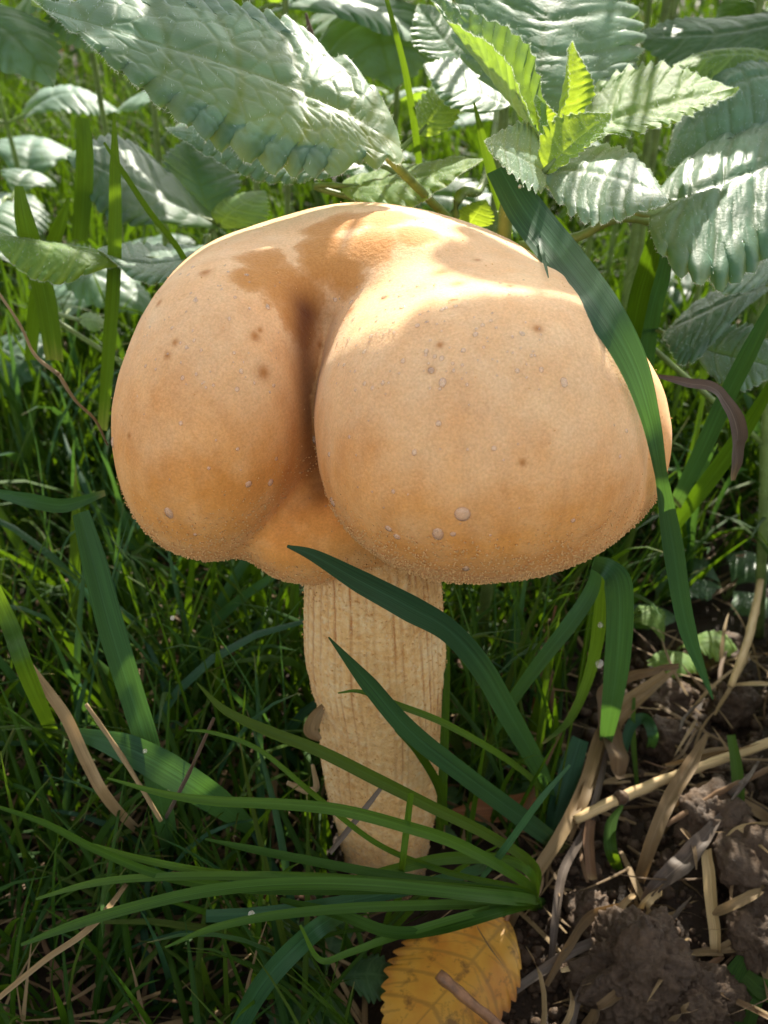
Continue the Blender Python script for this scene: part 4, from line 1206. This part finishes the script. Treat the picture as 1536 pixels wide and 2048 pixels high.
straw('long pale dead blade lying under the lowest sweeping tuft blade', [(-20, 2010, -.098), (90, 1920, -.094), (194, 1842, -.088), (280, 1730, 'g')], [10, 12, 13, 6], 'straw', 0.6, low=False)
straw('dead upright straw beside the bent pale rootlet', [(553, 1512, -.034), (548, 1610, -.046), (542, 1722, 'g')], [12, 16, 14], 'straw', 0.3)
straw('reddish dead stem below the broad cut blade', [(515, 1905, -.086), (525, 1830, -.078), (540, 1760, 'g')], [9, 10, 8], 'rust', 0.3, False)
straw('grey straw leaning on the foot of the stalk', [(765, 1572, -.052), (720, 1630, -.056), (660, 1705, -.058)], [8, 13, 10], 'straw_grey', 0.6)
straw('brown dead leaf tip in the shade below the broad lobe', [(1112, 1212, .05), (1104, 1290, .045), (1080, 1360, .04), (1066, 1420, .038)], [6, 20, 24, 16], 'rust', 0.1)
straw('brown dead blade bending in the gap between stalk and soil', [(1010, 1240, .03), (1060, 1290, .036), (1090, 1400, .034), (1130, 1500, .024)], [8, 18, 24, 16], 'straw', 0.1)
straw('curled dead brown leaf hanging over grass beside the broad lobe', [(1312, 752, .012), (1370, 766, .010), (1420, 776, .010), (1455, 812, .010), (1474, 880, .010), (1466, 962, .012)], [6, 18, 20, 26, 34, 8], 'straw_grey', 0.9, crinkle=0.45, name='dead_leaf', cat='dead leaf')
straw('rust-brown fallen leaf lying between stalk base and soil', [(905, 1622, -.018), (960, 1618, -.02), (1020, 1612, -.016), (1070, 1590, -.008)], [8, 44, 52, 16], 'rust', 0.5, crinkle=0.3, name='fallen_leaf', cat='leaf')
straw('thin tendril reaching towards the stained lobe of the cap', [(-10, 575, .06), (40, 650, .05), (70, 710, .045), (118, 750, .04)], [5, 6, 7, 9], 'straw', 0.6, False, 'dry_tendril', 'tendril')
straw('bent end of the thin tendril beside the cap', [(118, 750, .04), (150, 800, .038), (190, 840, .04), (215, 890, .045)], [9, 6, 6, 4], 'straw', 0.6, False, 'dry_tendril', 'tendril')

# twig
C = hero_pts([(612, 26, .20), (622, 70, .20), (634, 100, .20), (655, 132, .20)])
V, F, al, ac = tube(C, [0.0006, 0.0014, 0.0013, 0.0010], 8, 16, 2, 0.5)
thing('twig', V, F, 'twig', 'short dark twig sticking up behind the long arching nettle leaf', 'twig')
C = np.array([atg(876, 1948, .027), atg(930, 1995, .023), atg(985, 2040, .019), atg(1040, 2085, .014)])
V, F, al, ac = tube(C, [0.0019, 0.0018, 0.0017, 0.0017], 9, 20, 4, 0.25)
thing('twig', V, F, 'petiole', 'brown cut twig lying across the fallen yellow leaf', 'twig')
# papery scrap on the left of the stalk
for k, (pp, ww, lab) in enumerate([([(650, 1405, -.012), (632, 1430, -.014), (622, 1460, -.016), (640, 1480, -.018)], [8, 26, 34, 10], 'crumpled papery scrap stuck to the side of the stalk'),
                                   ([(575, 1566, -.03), (610, 1580, -.03), (632, 1575, -.03), (625, 1530, -.028)], [10, 14, 14, 8], 'bent pale rootlet beside the foot of the stalk')]):
    straw(lab, pp, ww, 'straw', 0.45 + 0.2 * k, k == 0, ['dry_scrap', 'rootlet'][k], ['scrap', 'root'][k], 0.6)

# ------------------------------------------------------------------ fallen birch leaf
def birch():
    b, m, t = atg(1012, 1842, .012), atg(925, 1945, .016), atg(770, 2120, .012)
    L, R = atg(1022, 2010, .013), atg(806, 1880, .018)
    g = leaf_geo(b, m, t, L, R, uw=0.36, teeth=13, res=(150, 47), bull=0.25, droop=0.05, amp=0.11, cord=0.02, fwd=0.16, seed=77, wave=0.012, nsec=6, prof=0.70, cells=30)
    e = empty('birch_leaf', b, 'fallen yellow toothed leaf with brown spots lying at the bottom of the grass', 'leaf')
    P = g['P']; lift = 0.0
    child('leaf_blade', g['V'], g['F'], 'birch', e, {'vein': g['vein'] * (g['vein'] > 0.5), 'edge': g['edge']})
    V, F, al, ac = tube([b, atg(1020, 1820, .012), atg(1040, 1775, .011), atg(1062, 1740, .008)], [0.0009, 0.0008, 0.0007, 0.0007], 8, 12)
    child('petiole', V, F, 'petiole', e)
birch()

# ------------------------------------------------------------------ soil clods
def clod(px, py, y, w, h, d, label, seed, rot=0.0, peak=0.0, cat='clod', res=48):
    c = atg(px, py, 0.0)
    dq = (c - CAM) @ FWD
    c = atg(px, py, m_px(h, dq) * 0.30)
    dep = (c - CAM) @ FWD
    a, bq = m_px(w, dep) / 2, m_px(h, dep) / 2
    bm = bmesh.new()
    bmesh.ops.create_icosphere(bm, subdivisions=6 if w > 150 else 5, radius=1.0)
    V = np.array([v.co[:] for v in bm.verts]); F = np.array([[v.index for v in f.verts] for f in bm.faces])
    bm.free()
    n = 0.30 * vnoise(V, 1.6, seed) + 0.20 * vnoise(V, 3.4, seed + 1) + 0.16 * (0.4 - np.abs(vnoise(V, 6, seed + 2))) + 0.12 * (0.4 - np.abs(vnoise(V, 13, seed + 3))) + 0.05 * vnoise(V, 26, seed + 4) + 0.035 * vnoise(V, 50, seed + 5)
    r = 1 + n
    V = V * r[:, None]
    V[:, 2] = np.where(V[:, 2] > 0, V[:, 2] * (1 + peak * np.exp(-(V[:, 0] ** 2 + V[:, 1] ** 2) / 0.12)), V[:, 2])
    cr, sr = math.cos(rot), math.sin(rot)
    V = V @ np.array([[cr, sr, 0], [-sr, cr, 0], [0, 0, 1]])
    V = V * np.array([a, d, bq]) + c
    return thing('soil_clod', V, F, 'clod', label, 'clod')
clod(1285, 1945, -.072, 235, 190, .019, 'large grey-brown soil clod with a raised peak, lowest on the bare earth', 11, 0.3, 0.55)
clod(1380, 2010, -.072, 190, 150, .014, 'crumbly dark clod leaning against the large peaked one', 12, 0.9)
clod(1460, 1415, 0.0, 92, 100, .009, 'small rough clod with root bits under the leaning pale stalk', 13, 0.2)
clod(1325, 1402, .02, 110, 66, .010, 'smooth greyish clod behind the bent dry husk', 14, 1.2)
clod(1335, 1480, -.004, 90, 80, .009, 'crumb clod between the sprouts and the frayed stalk', 15, 1.2)
clod(1425, 1310, .03, 130, 70, .012, 'dark clod at the edge of the grass below the wide blade tip', 16, 0.5)
clod(1500, 1720, -.04, 130, 110, .014, 'dark crumbly clod beyond the pale split stalk', 17, 0.8)
clod(1430, 1640, -.028, 140, 110, .013, 'dark crumbly clod under the reddish thin stalk', 18, 0.1)
clod(1180, 1830, -.06, 90, 70, .010, 'small dark clod between the withered leaf and the yellow leaf', 19, 0.4)
clod(1045, 1765, -.05, 70, 70, .007, 'small brown crumb beside the petiole of the yellow leaf', 20, 0.4)
clod(1510, 1870, -.06, 110, 100, .012, 'dark clod above the cut green blade', 21, 0.4)
clod(1210, 1920, -.077, 42, 34, .004, 'pebble-like crumb beside the pale stub', 22, 0.4)
# loose straw thrown over the bare soil
rs = random.Random(31)
for k in range(34):
    for _ in range(60):
        px, py = rs.uniform(1060, 1530), rs.uniform(1330, 2040)
        if px > 1500 - (py - 1200) * 0.55: break
    a = rs.choice([rs.gauss(-0.9, 0.35), rs.gauss(-0.9, 0.35), rs.uniform(0, 3.1)]); L = rs.uniform(60, 190)
    dx, dy = math.cos(a) * L / 2, math.sin(a) * L / 2
    P3 = np.array([atg(px - dx, py - dy, rs.uniform(.004, .020)), atg(px + rs.uniform(-12, 12), py + rs.uniform(-12, 12), rs.uniform(.008, .024)), atg(px + dx, py + dy, rs.uniform(.003, .018))])
    P = catmull(P3, 12); w = rs.uniform(0.0014, 0.0040)
    W = w * np.interp(np.linspace(0, 1, 12), [0, .15, .8, 1], [.5, 1, .9, .2])
    N = nrm(np.array([rs.gauss(0, .6), rs.gauss(0, .6), 1.0])) + 0 * P
    V, F, al, ac = ribbon(P, W, N, 0.7, 5, k, 0.3)
    thing('straw_stalk', V, F, rs.choice(['straw', 'straw', 'straw', 'straw_grey', 'straw_pale']), 'loose broken straw scattered over the bare soil', 'straw', 'loose straw on the soil', {'rnd': np.full(len(V), rs.random()), 'along': al, 'across': ac})
#==PART5==
# ------------------------------------------------------------------ random lawn
CAPPOLY = np.array([(205, 830), (225, 700), (290, 580), (400, 480), (520, 415), (690, 392), (900, 440), (1090, 520), (1250, 650), (1330, 780), (1350, 900), (1310, 1020), (1120, 1150), (930, 1180), (900, 1190), (905, 1420), (890, 1640), (860, 1740), (700, 1740), (630, 1440), (600, 1190), (480, 1145), (370, 1125), (260, 1020)], float)
BIRCHPOLY = np.array([(780, 1880), (860, 1825), (1020, 1830), (1040, 2060), (740, 2060)], float)
SOILPOLY = np.array([(1180, 1340), (1400, 1180), (1540, 1100), (1540, 2060), (1010, 2060), (1020, 1840), (1120, 1650)], float)
def inpoly(x, y, poly):
    r = np.zeros(x.shape, bool)
    n = len(poly); j = n - 1
    for i in range(n):
        xi, yi = poly[i]; xj, yj = poly[j]
        c = ((yi > y) != (yj > y)) & (x < (xj - xi) * (y - yi) / (yj - yi + 1e-9) + xi)
        r ^= c; j = i
    return r
def gen_blades(n, xr, yr, lr, wr, seed, lean=0.5, segs=7, fan=False, zlift=0.0, flat=False, curl=1.0):
    r = np.random.default_rng(seed)
    y = r.uniform(yr[0], yr[1], n)
    if fan: x = r.uniform(-1, 1, n) * (0.16 + 0.42 * (y + 0.272))
    else: x = r.uniform(xr[0], xr[1], n)
    L = r.uniform(lr[0], lr[1], n) * (0.75 + 0.35 * vnoise(np.stack([x, y, x * 0], -1), 18, seed))
    W = r.uniform(wr[0], wr[1], n)
    az = r.uniform(0, 2 * np.pi, n)
    t = np.linspace(0, 1, segs + 1)
    if flat:
        el0 = np.radians(r.uniform(2, 35, n)); bend = np.radians(r.uniform(-40, 15, n))
    else:
        el0 = np.radians(90 - np.abs(r.normal(0, 20, n)) * lean * 2); bend = -np.radians(np.abs(r.normal(20, 38, n)) * curl)
    turn = r.normal(0, 0.5, n)
    P = np.zeros((n, segs + 1, 3))
    P[:, 0] = np.stack([x, y, gh(x, y) - 0.001 + zlift * r.uniform(0, 1, n)], 1)
    for k in range(segs):
        e = el0 + bend * (t[k] ** 1.4) * 1.3; a = az + turn * t[k]
        d = np.stack([np.cos(e) * np.cos(a), np.cos(e) * np.sin(a), np.sin(e)], 1)
        P[:, k + 1] = P[:, k] + d * (L / segs)[:, None]
    g0 = gh(P[..., 0], P[..., 1]) + 0.0008
    P[..., 2] = np.maximum(P[..., 2], g0 - np.where(np.arange(segs + 1) == 0, 0.002, 0))
    prof = np.array([0.65, 0.95, 1.0, 0.95, 0.85, 0.68, 0.42, 0.05])[:segs + 1] if segs == 7 else np.interp(t, [0, .3, .7, 1], [.6, 1, .8, .05])
    Wd = W[:, None] * prof[None]
    side_a = az + np.pi / 2 + r.normal(0, 0.6, n)
    return dict(P=P, W=Wd, sa=side_a, rnd=r.uniform(0, 1, n), L=L, w=W, n=n)
def reject(b, inside_soil=0.9, seed=0):
    r = np.random.default_rng(seed)
    P = b['P']; n = b['n']
    px, py, d = proj(P)
    bad = np.zeros(n, bool)
    # through the mushroom or in front of it
    D = cap_sdf(P.reshape(-1, 3)).reshape(P.shape[:2])
    bad |= (D < 0.0015).any(1)
    rad = np.hypot(P[..., 0], P[..., 1])
    bad |= ((rad < 0.0215) & (P[..., 2] < 0.17)).any(1)
    inc = inpoly(px, py, CAPPOLY)
    bad |= (inc & (P[..., 1] < 0.02)).any(1) & (r.uniform(0, 1, n) < 0.97)
    bad |= (inpoly(px, py, BIRCHPOLY)).any(1) & (P[:, 0, 1] < 0.0)
    insoil = inpoly(px, py, SOILPOLY)
    bad |= insoil.any(1) & (r.uniform(0, 1, n) < inside_soil)
    bad |= (d < 0.17).any(1)
    return ~bad
def keep(b, m):
    return dict(P=b['P'][m], W=b['W'][m], sa=b['sa'][m], rnd=b['rnd'][m], L=b['L'][m], w=b['w'][m], n=int(m.sum()))
def blades_mesh(b, fold=0.35):
    P, W, sa = b['P'], b['W'], b['sa']
    n, s, _ = P.shape
    T = nrm(np.gradient(P, axis=1))
    S = np.stack([np.cos(sa), np.sin(sa), 0 * sa], 1)[:, None] + 0 * P
    S = nrm(S - T * np.sum(S * T, -1, keepdims=True))
    N = np.cross(S, T)
    c = np.array([-1, 0, 1.0])
    V = P[:, :, None] + S[:, :, None] * (c[None, None, :, None] * W[..., None, None] / 2) + N[:, :, None] * (np.abs(c)[None, None, :, None] * W[..., None, None] / 2 * fold)
    i = (np.arange(n) * s * 3)[:, None, None] + (np.arange(s - 1) * 3)[None, :, None] + np.arange(2)[None, None, :]
    a = i.ravel()
    F = np.stack([a, a + 1, a + 4, a + 3], 1)
    al = np.broadcast_to(np.linspace(0, 1, s)[None, :, None], (n, s, 3)).ravel()
    ac = np.broadcast_to(c[None, None, :], (n, s, 3)).ravel()
    rn = np.broadcast_to(b['rnd'][:, None, None], (n, s, 3)).ravel()
    return V.reshape(-1, 3), F, {'rnd': rn, 'along': al, 'across': ac}
def merge(bs):
    return dict(P=np.vstack([b['P'] for b in bs]), W=np.vstack([b['W'] for b in bs]), **{k: np.concatenate([b[k] for b in bs]) for k in ('sa', 'rnd', 'L', 'w')}, n=sum(b['n'] for b in bs))

near = merge([gen_blades(4400, (-0.24, 0.24), (-0.13, 0.30), (0.06, 0.145), (0.0013, 0.0034), 1, 0.75, curl=1.3),
              gen_blades(420, (-0.24, 0.24), (0.02, 0.30), (0.09, 0.17), (0.0030, 0.0062), 2, 0.4)])
near = keep(near, reject(near, 0.995, 1))
far = merge([gen_blades(9000, None, (0.28, 1.2), (0.08, 0.19), (0.002, 0.0045), 3, 0.5, fan=True), gen_blades(5000, None, (1.2, 3.2), (0.12, 0.26), (0.004, 0.008), 4, 0.5, fan=True)])
thatch = gen_blades(3800, (-0.26, 0.26), (-0.14, 0.45), (0.025, 0.09), (0.0008, 0.0026), 5, segs=7, flat=True, zlift=0.012)
thatch = keep(thatch, reject(thatch, 0.85, 2))
thatch2 = gen_blades(2500, None, (0.4, 2.4), (0.06, 0.16), (0.0015, 0.004), 6, segs=7, flat=True, zlift=0.02, fan=True)
litter = gen_blades(170, (0.05, 0.24), (-0.10, 0.16), (0.012, 0.05), (0.0006, 0.0022), 8, flat=True, zlift=0.012)
_px, _py, _d = proj(litter['P'])
litter = keep(litter, inpoly(_px[:, 3], _py[:, 3], SOILPOLY))
# the blades that show largest in view are things of their own
px, py, d = proj(near['P'])
vis = ((px > 0) & (px < 1536) & (py > 0) & (py < 2048)).mean(1)
hid = inpoly(px, py, CAPPOLY).mean(1)
size = near['w'] * near['L'] / d.mean(1) ** 2 * vis * (1 - hid)
order = np.argsort(-size)
single = np.zeros(near['n'], bool); single[order[:230]] = True
sb = keep(near, single)
# neighbouring blades belong to one tuft
cen = sb['P'][RNG.choice(sb['n'], 60, replace=False), 0].copy()
for _ in range(12):
    own = np.argmin(np.linalg.norm(sb['P'][:, None, 0, :2] - cen[None, :, :2], axis=2), 1)
    for c in range(len(cen)):
        if (own == c).any(): cen[c] = sb['P'][own == c, 0].mean(0)
for c in range(len(cen)):
    ids = np.where(own == c)[0]
    if not len(ids): continue
    root = cen[c]
    wide = sb['w'][ids].mean() > 0.0030
    soilside = root[0] > 0
    lab = ('tuft of ' + ('broad' if wide else 'slender') + ' green grass on the ' + ('bare-soil side' if soilside else 'lawn side') + ' of the mushroom' + (', behind the cap' if root[1] > 0.10 else ', beside the stalk'))
    e = empty('grass_tuft', root, lab, 'grass tuft', lab.replace('tuft', 'tufts'))
    for k in ids:
        one = dict(P=sb['P'][k:k + 1], W=sb['W'][k:k + 1], sa=sb['sa'][k:k + 1], rnd=sb['rnd'][k:k + 1])
        V, F, at = blades_mesh(one)
        child('blade', V, F, 'grass_blue' if (sb['w'][k] > 0.003 and k % 2) else 'grass', e, at)
def stuff(name, b, mat, label):
    V, F, at = blades_mesh(b)
    o = link(name, mesh_np(name, V, F, at), mat)
    tag(o, label, None, None, 'stuff')
stuff('grass', keep(near, ~single), 'grass', 'fine green grass growing thickly around the mushroom')
stuff('distant_grass', far, 'grass', 'blurred sunlit grass behind the nettles')
stuff('dead_thatch', thatch, 'straw', 'brown dead grass matted between the green blades')
stuff('distant_thatch', thatch2, 'straw', 'brown dead grass in the background lawn')
stuff('straw_litter', litter, 'straw', 'small broken straw scattered over the bare soil')

# soil crumbs
def crumbs(n, seed):
    r = np.random.default_rng(seed)
    x = r.uniform(0.03, 0.26, n); y = r.uniform(-0.13, 0.13, n)
    P = np.stack([x, y, gh(x, y)], 1)
    px, py, d = proj(P)
    P = P[inpoly(px, py, SOILPOLY) | (r.uniform(0, 1, n) < 0.15)]
    n = len(P)
    s = 0.0006 + 0.0026 * r.uniform(0, 1, n) ** 3
    bm = bmesh.new(); bmesh.ops.create_icosphere(bm, subdivisions=2, radius=1)
    U = np.array([v.co[:] for v in bm.verts]); Fu = np.array([[v.index for v in f.verts] for f in bm.faces]); bm.free()
    V = U[None] * (1 + 0.35 * vnoise(U[None] * 1.7 + r.uniform(0, 50, (n, 1, 3)), 1, 3) + 0.2 * vnoise(U[None] * 4 + r.uniform(0, 50, (n, 1, 3)), 1, 4))[..., None]
    V = V * (s[:, None] * r.uniform(0.7, 1.3, (n, 3)))[:, None, :] + (P + np.array([0, 0, 1]) * (s * 0.4)[:, None])[:, None]
    F = (Fu[None] + (np.arange(n) * len(U))[:, None, None]).reshape(-1, 3)
    o = link('soil_crumbs', mesh_np('soil_crumbs', V.reshape(-1, 3), F), 'clod')
    tag(o, 'loose dark soil crumbs over the bare earth', None, None, 'stuff')
crumbs(5200, 5)

# ------------------------------------------------------------------ small weeds near the ground
def weed(px, py, y, size, n, label, seed, tilt=0.5, mat='weed'):
    r = np.random.default_rng(seed)
    c = atg(px, py)
    e = empty('low_weed', c, label, 'weed')
    for k in range(n):
        a = 2 * np.pi * k / n + r.uniform(-.4, .4)
        d = np.array([math.cos(a), math.sin(a), 0]); sd = np.array([-d[1], d[0], 0]); L = size * r.uniform(.7, 1.2)
        b = c + d * L * 0.2 + [0, 0, 0.006 + L * tilt * 0.3]; m = b + d * L * 0.5 + [0, 0, L * tilt * 0.4]; t = b + d * L + [0, 0, L * tilt * 0.3]
        w = sd * L * 0.42; wm = b + d * L * 0.5 + [0, 0, L * tilt * 0.35]
        g = leaf_geo(b, m, t, wm - w, wm + w, teeth=7, res=(56, 23), bull=0.5, amp=0.3, seed=seed + k, prof=0.85, cells=60, cord=0.05)
        o = child('leaf', g['V'], g['F'], mat, e, {'vein': g['vein'], 'edge': g['edge']})
        V, F, al, ac = tube([b, c + d * L * 0.1 + [0, 0, 0.004], c], [0.0005, 0.0006, 0.0006], 6, 6)
        child('petiole', V, F, 'nstem', o)
weed(650, 1985, 0, 0.020, 5, 'dark crinkled weed rosette beside the yellow leaf', 61)
weed(1040, 1560, 0, 0.020, 4, 'small dark weed behind the rust-brown fallen leaf', 62)
weed(890, 1665, 0, 0.014, 4, 'tiny weed at the foot of the stalk', 63)
weed(1300, 1230, 0, 0.026, 5, 'dark low weed under the pale-tipped bent blade', 64)
weed(1330, 1330, 0, 0.026, 3, 'light green weed leaf behind the dry husk', 65, 0.9, 'nettle_young')
weed(1450, 1200, 0, 0.024, 5, 'low weed at the grass edge behind the soil', 66)

# ------------------------------------------------------------------ water drops
def drop_mesh():
    bm = bmesh.new()
    bmesh.ops.create_icosphere(bm, subdivisions=3, radius=1.0)
    for v in bm.verts:
        if v.co.z < -0.25: v.co.z = -0.25 - 0.1 * (v.co.z + 0.25) * -1
    me = bpy.data.meshes.new('water_drop'); bm.to_mesh(me); bm.free()
    me.polygons.foreach_set('use_smooth', np.full(len(me.polygons), True))
    me.materials.append(M['water'])
    return me
DM = drop_mesh()
def drop(p, nrm_, r, label, group, stretch=1.0, flat=0.7):
    o = bpy.data.objects.new('water_drop', DM)
    COL.objects.link(o)
    o.location = p
    z = Vector(nrm_)
    down = Vector((0, 0, -1)); x = (down - z * down.dot(z))
    x = x.normalized() if x.length > 1e-4 else z.orthogonal().normalized()
    y = z.cross(x)
    from mathutils import Matrix
    o.rotation_euler = Matrix((x, y, z)).transposed().to_euler()
    o.scale = (r * stretch, r, r * flat)
    return tag(o, label, 'water drop', group)
BIGD = [(876, 1068, 11, 1.5, 'bright elongated drop low on the front of the broad lobe'),
        (925, 1028, 15, 1.05, 'wide clear drop low on the broad lobe, above the bright elongated one'),
        (777, 1057, 7.5, 1, 'round drop near the rim of the broad lobe above the stalk'),
        (794, 1073, 7.5, 1, 'faint drop just under the round one on the broad lobe'),
        (932, 1137, 8, 1.8, 'drop about to fall from the bottom rim of the broad lobe'),
        (1146, 1041, 5, 1, 'single small drop low on the broad lobe near the arching blade'),
        (906, 1068, 6, 1, 'faint drop close beside the bright elongated one'),
        (666, 1004, 9, 1.4, 'clear drop on the rim where the broad lobe meets the cleft'),
        (630, 880, 9, 1.2, 'drop caught in the brown cleft of the cap'),
        (497, 968, 8, 1, 'faint round drop low on the stained lobe'),
        (541, 965, 8, 1.1, 'second faint round drop low on the stained lobe'),
        (338, 1026, 10, 1.6, 'runny drop near the lower outer edge of the stained lobe'),
        (226, 885, 9, 1.4, 'drop clinging to the outer edge of the stained lobe'),
        (885, 765, 7, 1.3, 'longer drop high in the middle of the broad lobe'),
        (1128, 765, 7, 1.4, 'slanting drop on the broad lobe halfway to the arching blade'),
        (877, 847, 5.5, 1, 'drop alone in the middle of the broad lobe'),
        (862, 741, 6, 1, 'drop above the longer one on the broad lobe'),
        (988, 897, 5, 1, 'lone drop just beyond the middle of the broad lobe')]
for px, py, r, st, lab in BIGD:
    p, n_ = hit(px, py)
    if p is None: continue
    drop(p, n_, m_px(r, 0.29) * 0.95, lab, 'large drops on the cap', st, 0.5)
rd = random.Random(5)
placed = 0
regs = [(650, 1090, 560, 780, 0.5), (260, 560, 520, 800, 0.33), (640, 1280, 760, 1080, 0.12), (250, 620, 800, 1080, 0.06)]
while placed < 235:
    q = rd.random(); acc = 0
    for x0, x1, y0, y1, pr in regs:
        acc += pr
        if q < acc: break
    px, py = rd.uniform(x0, x1), rd.uniform(y0, y1)
    p, n_ = hit(px, py)
    if p is None or np.dot(n_, nrm(CAM - p)) < 0.15: continue
    rr = m_px(1.7 + 3.0 * rd.random() ** 2.2, 0.29)
    if px < 615: lab = ('tiny dewdrop beaded on the stained lobe of the cap', 'tiny drops on the stained lobe')
    else: lab = ('tiny dewdrop beaded on the broad lobe of the cap', 'tiny drops on the broad lobe')
    drop(p, n_, rr, lab[0], lab[1], 1 + 0.35 * rd.random(), 0.6)
    placed += 1
for px, py, y, r, lab in [(970, 1790, -.0605, 8, 'round drop hanging from the straight narrow blade above the yellow leaf'), (1199, 1328, .017, 10, 'long clear drop lower on the yellowing blade'),
                          (1201, 1250, .019, 7, 'upper drop on the yellowing blade'), (340, 1572, -.034, 9, 'drop resting on the wet dark blade'), (290, 1502, -.031, 5, 'small drop on the split of the wet dark blade'),
                          (345, 1236, -.02, 5, 'drop on a thin blade tip in the dark lawn grass'), (503, 1829, -.078, 7, 'drop on the broad cut blade'), (1040, 373, .046, 4, 'drop near the top of the wide arching blade')]:
    drop(aty(px, py, y), nrm(CAM - aty(px, py, y)), m_px(r, 0.32), lab, 'drops on grass', 1.1, 0.8)
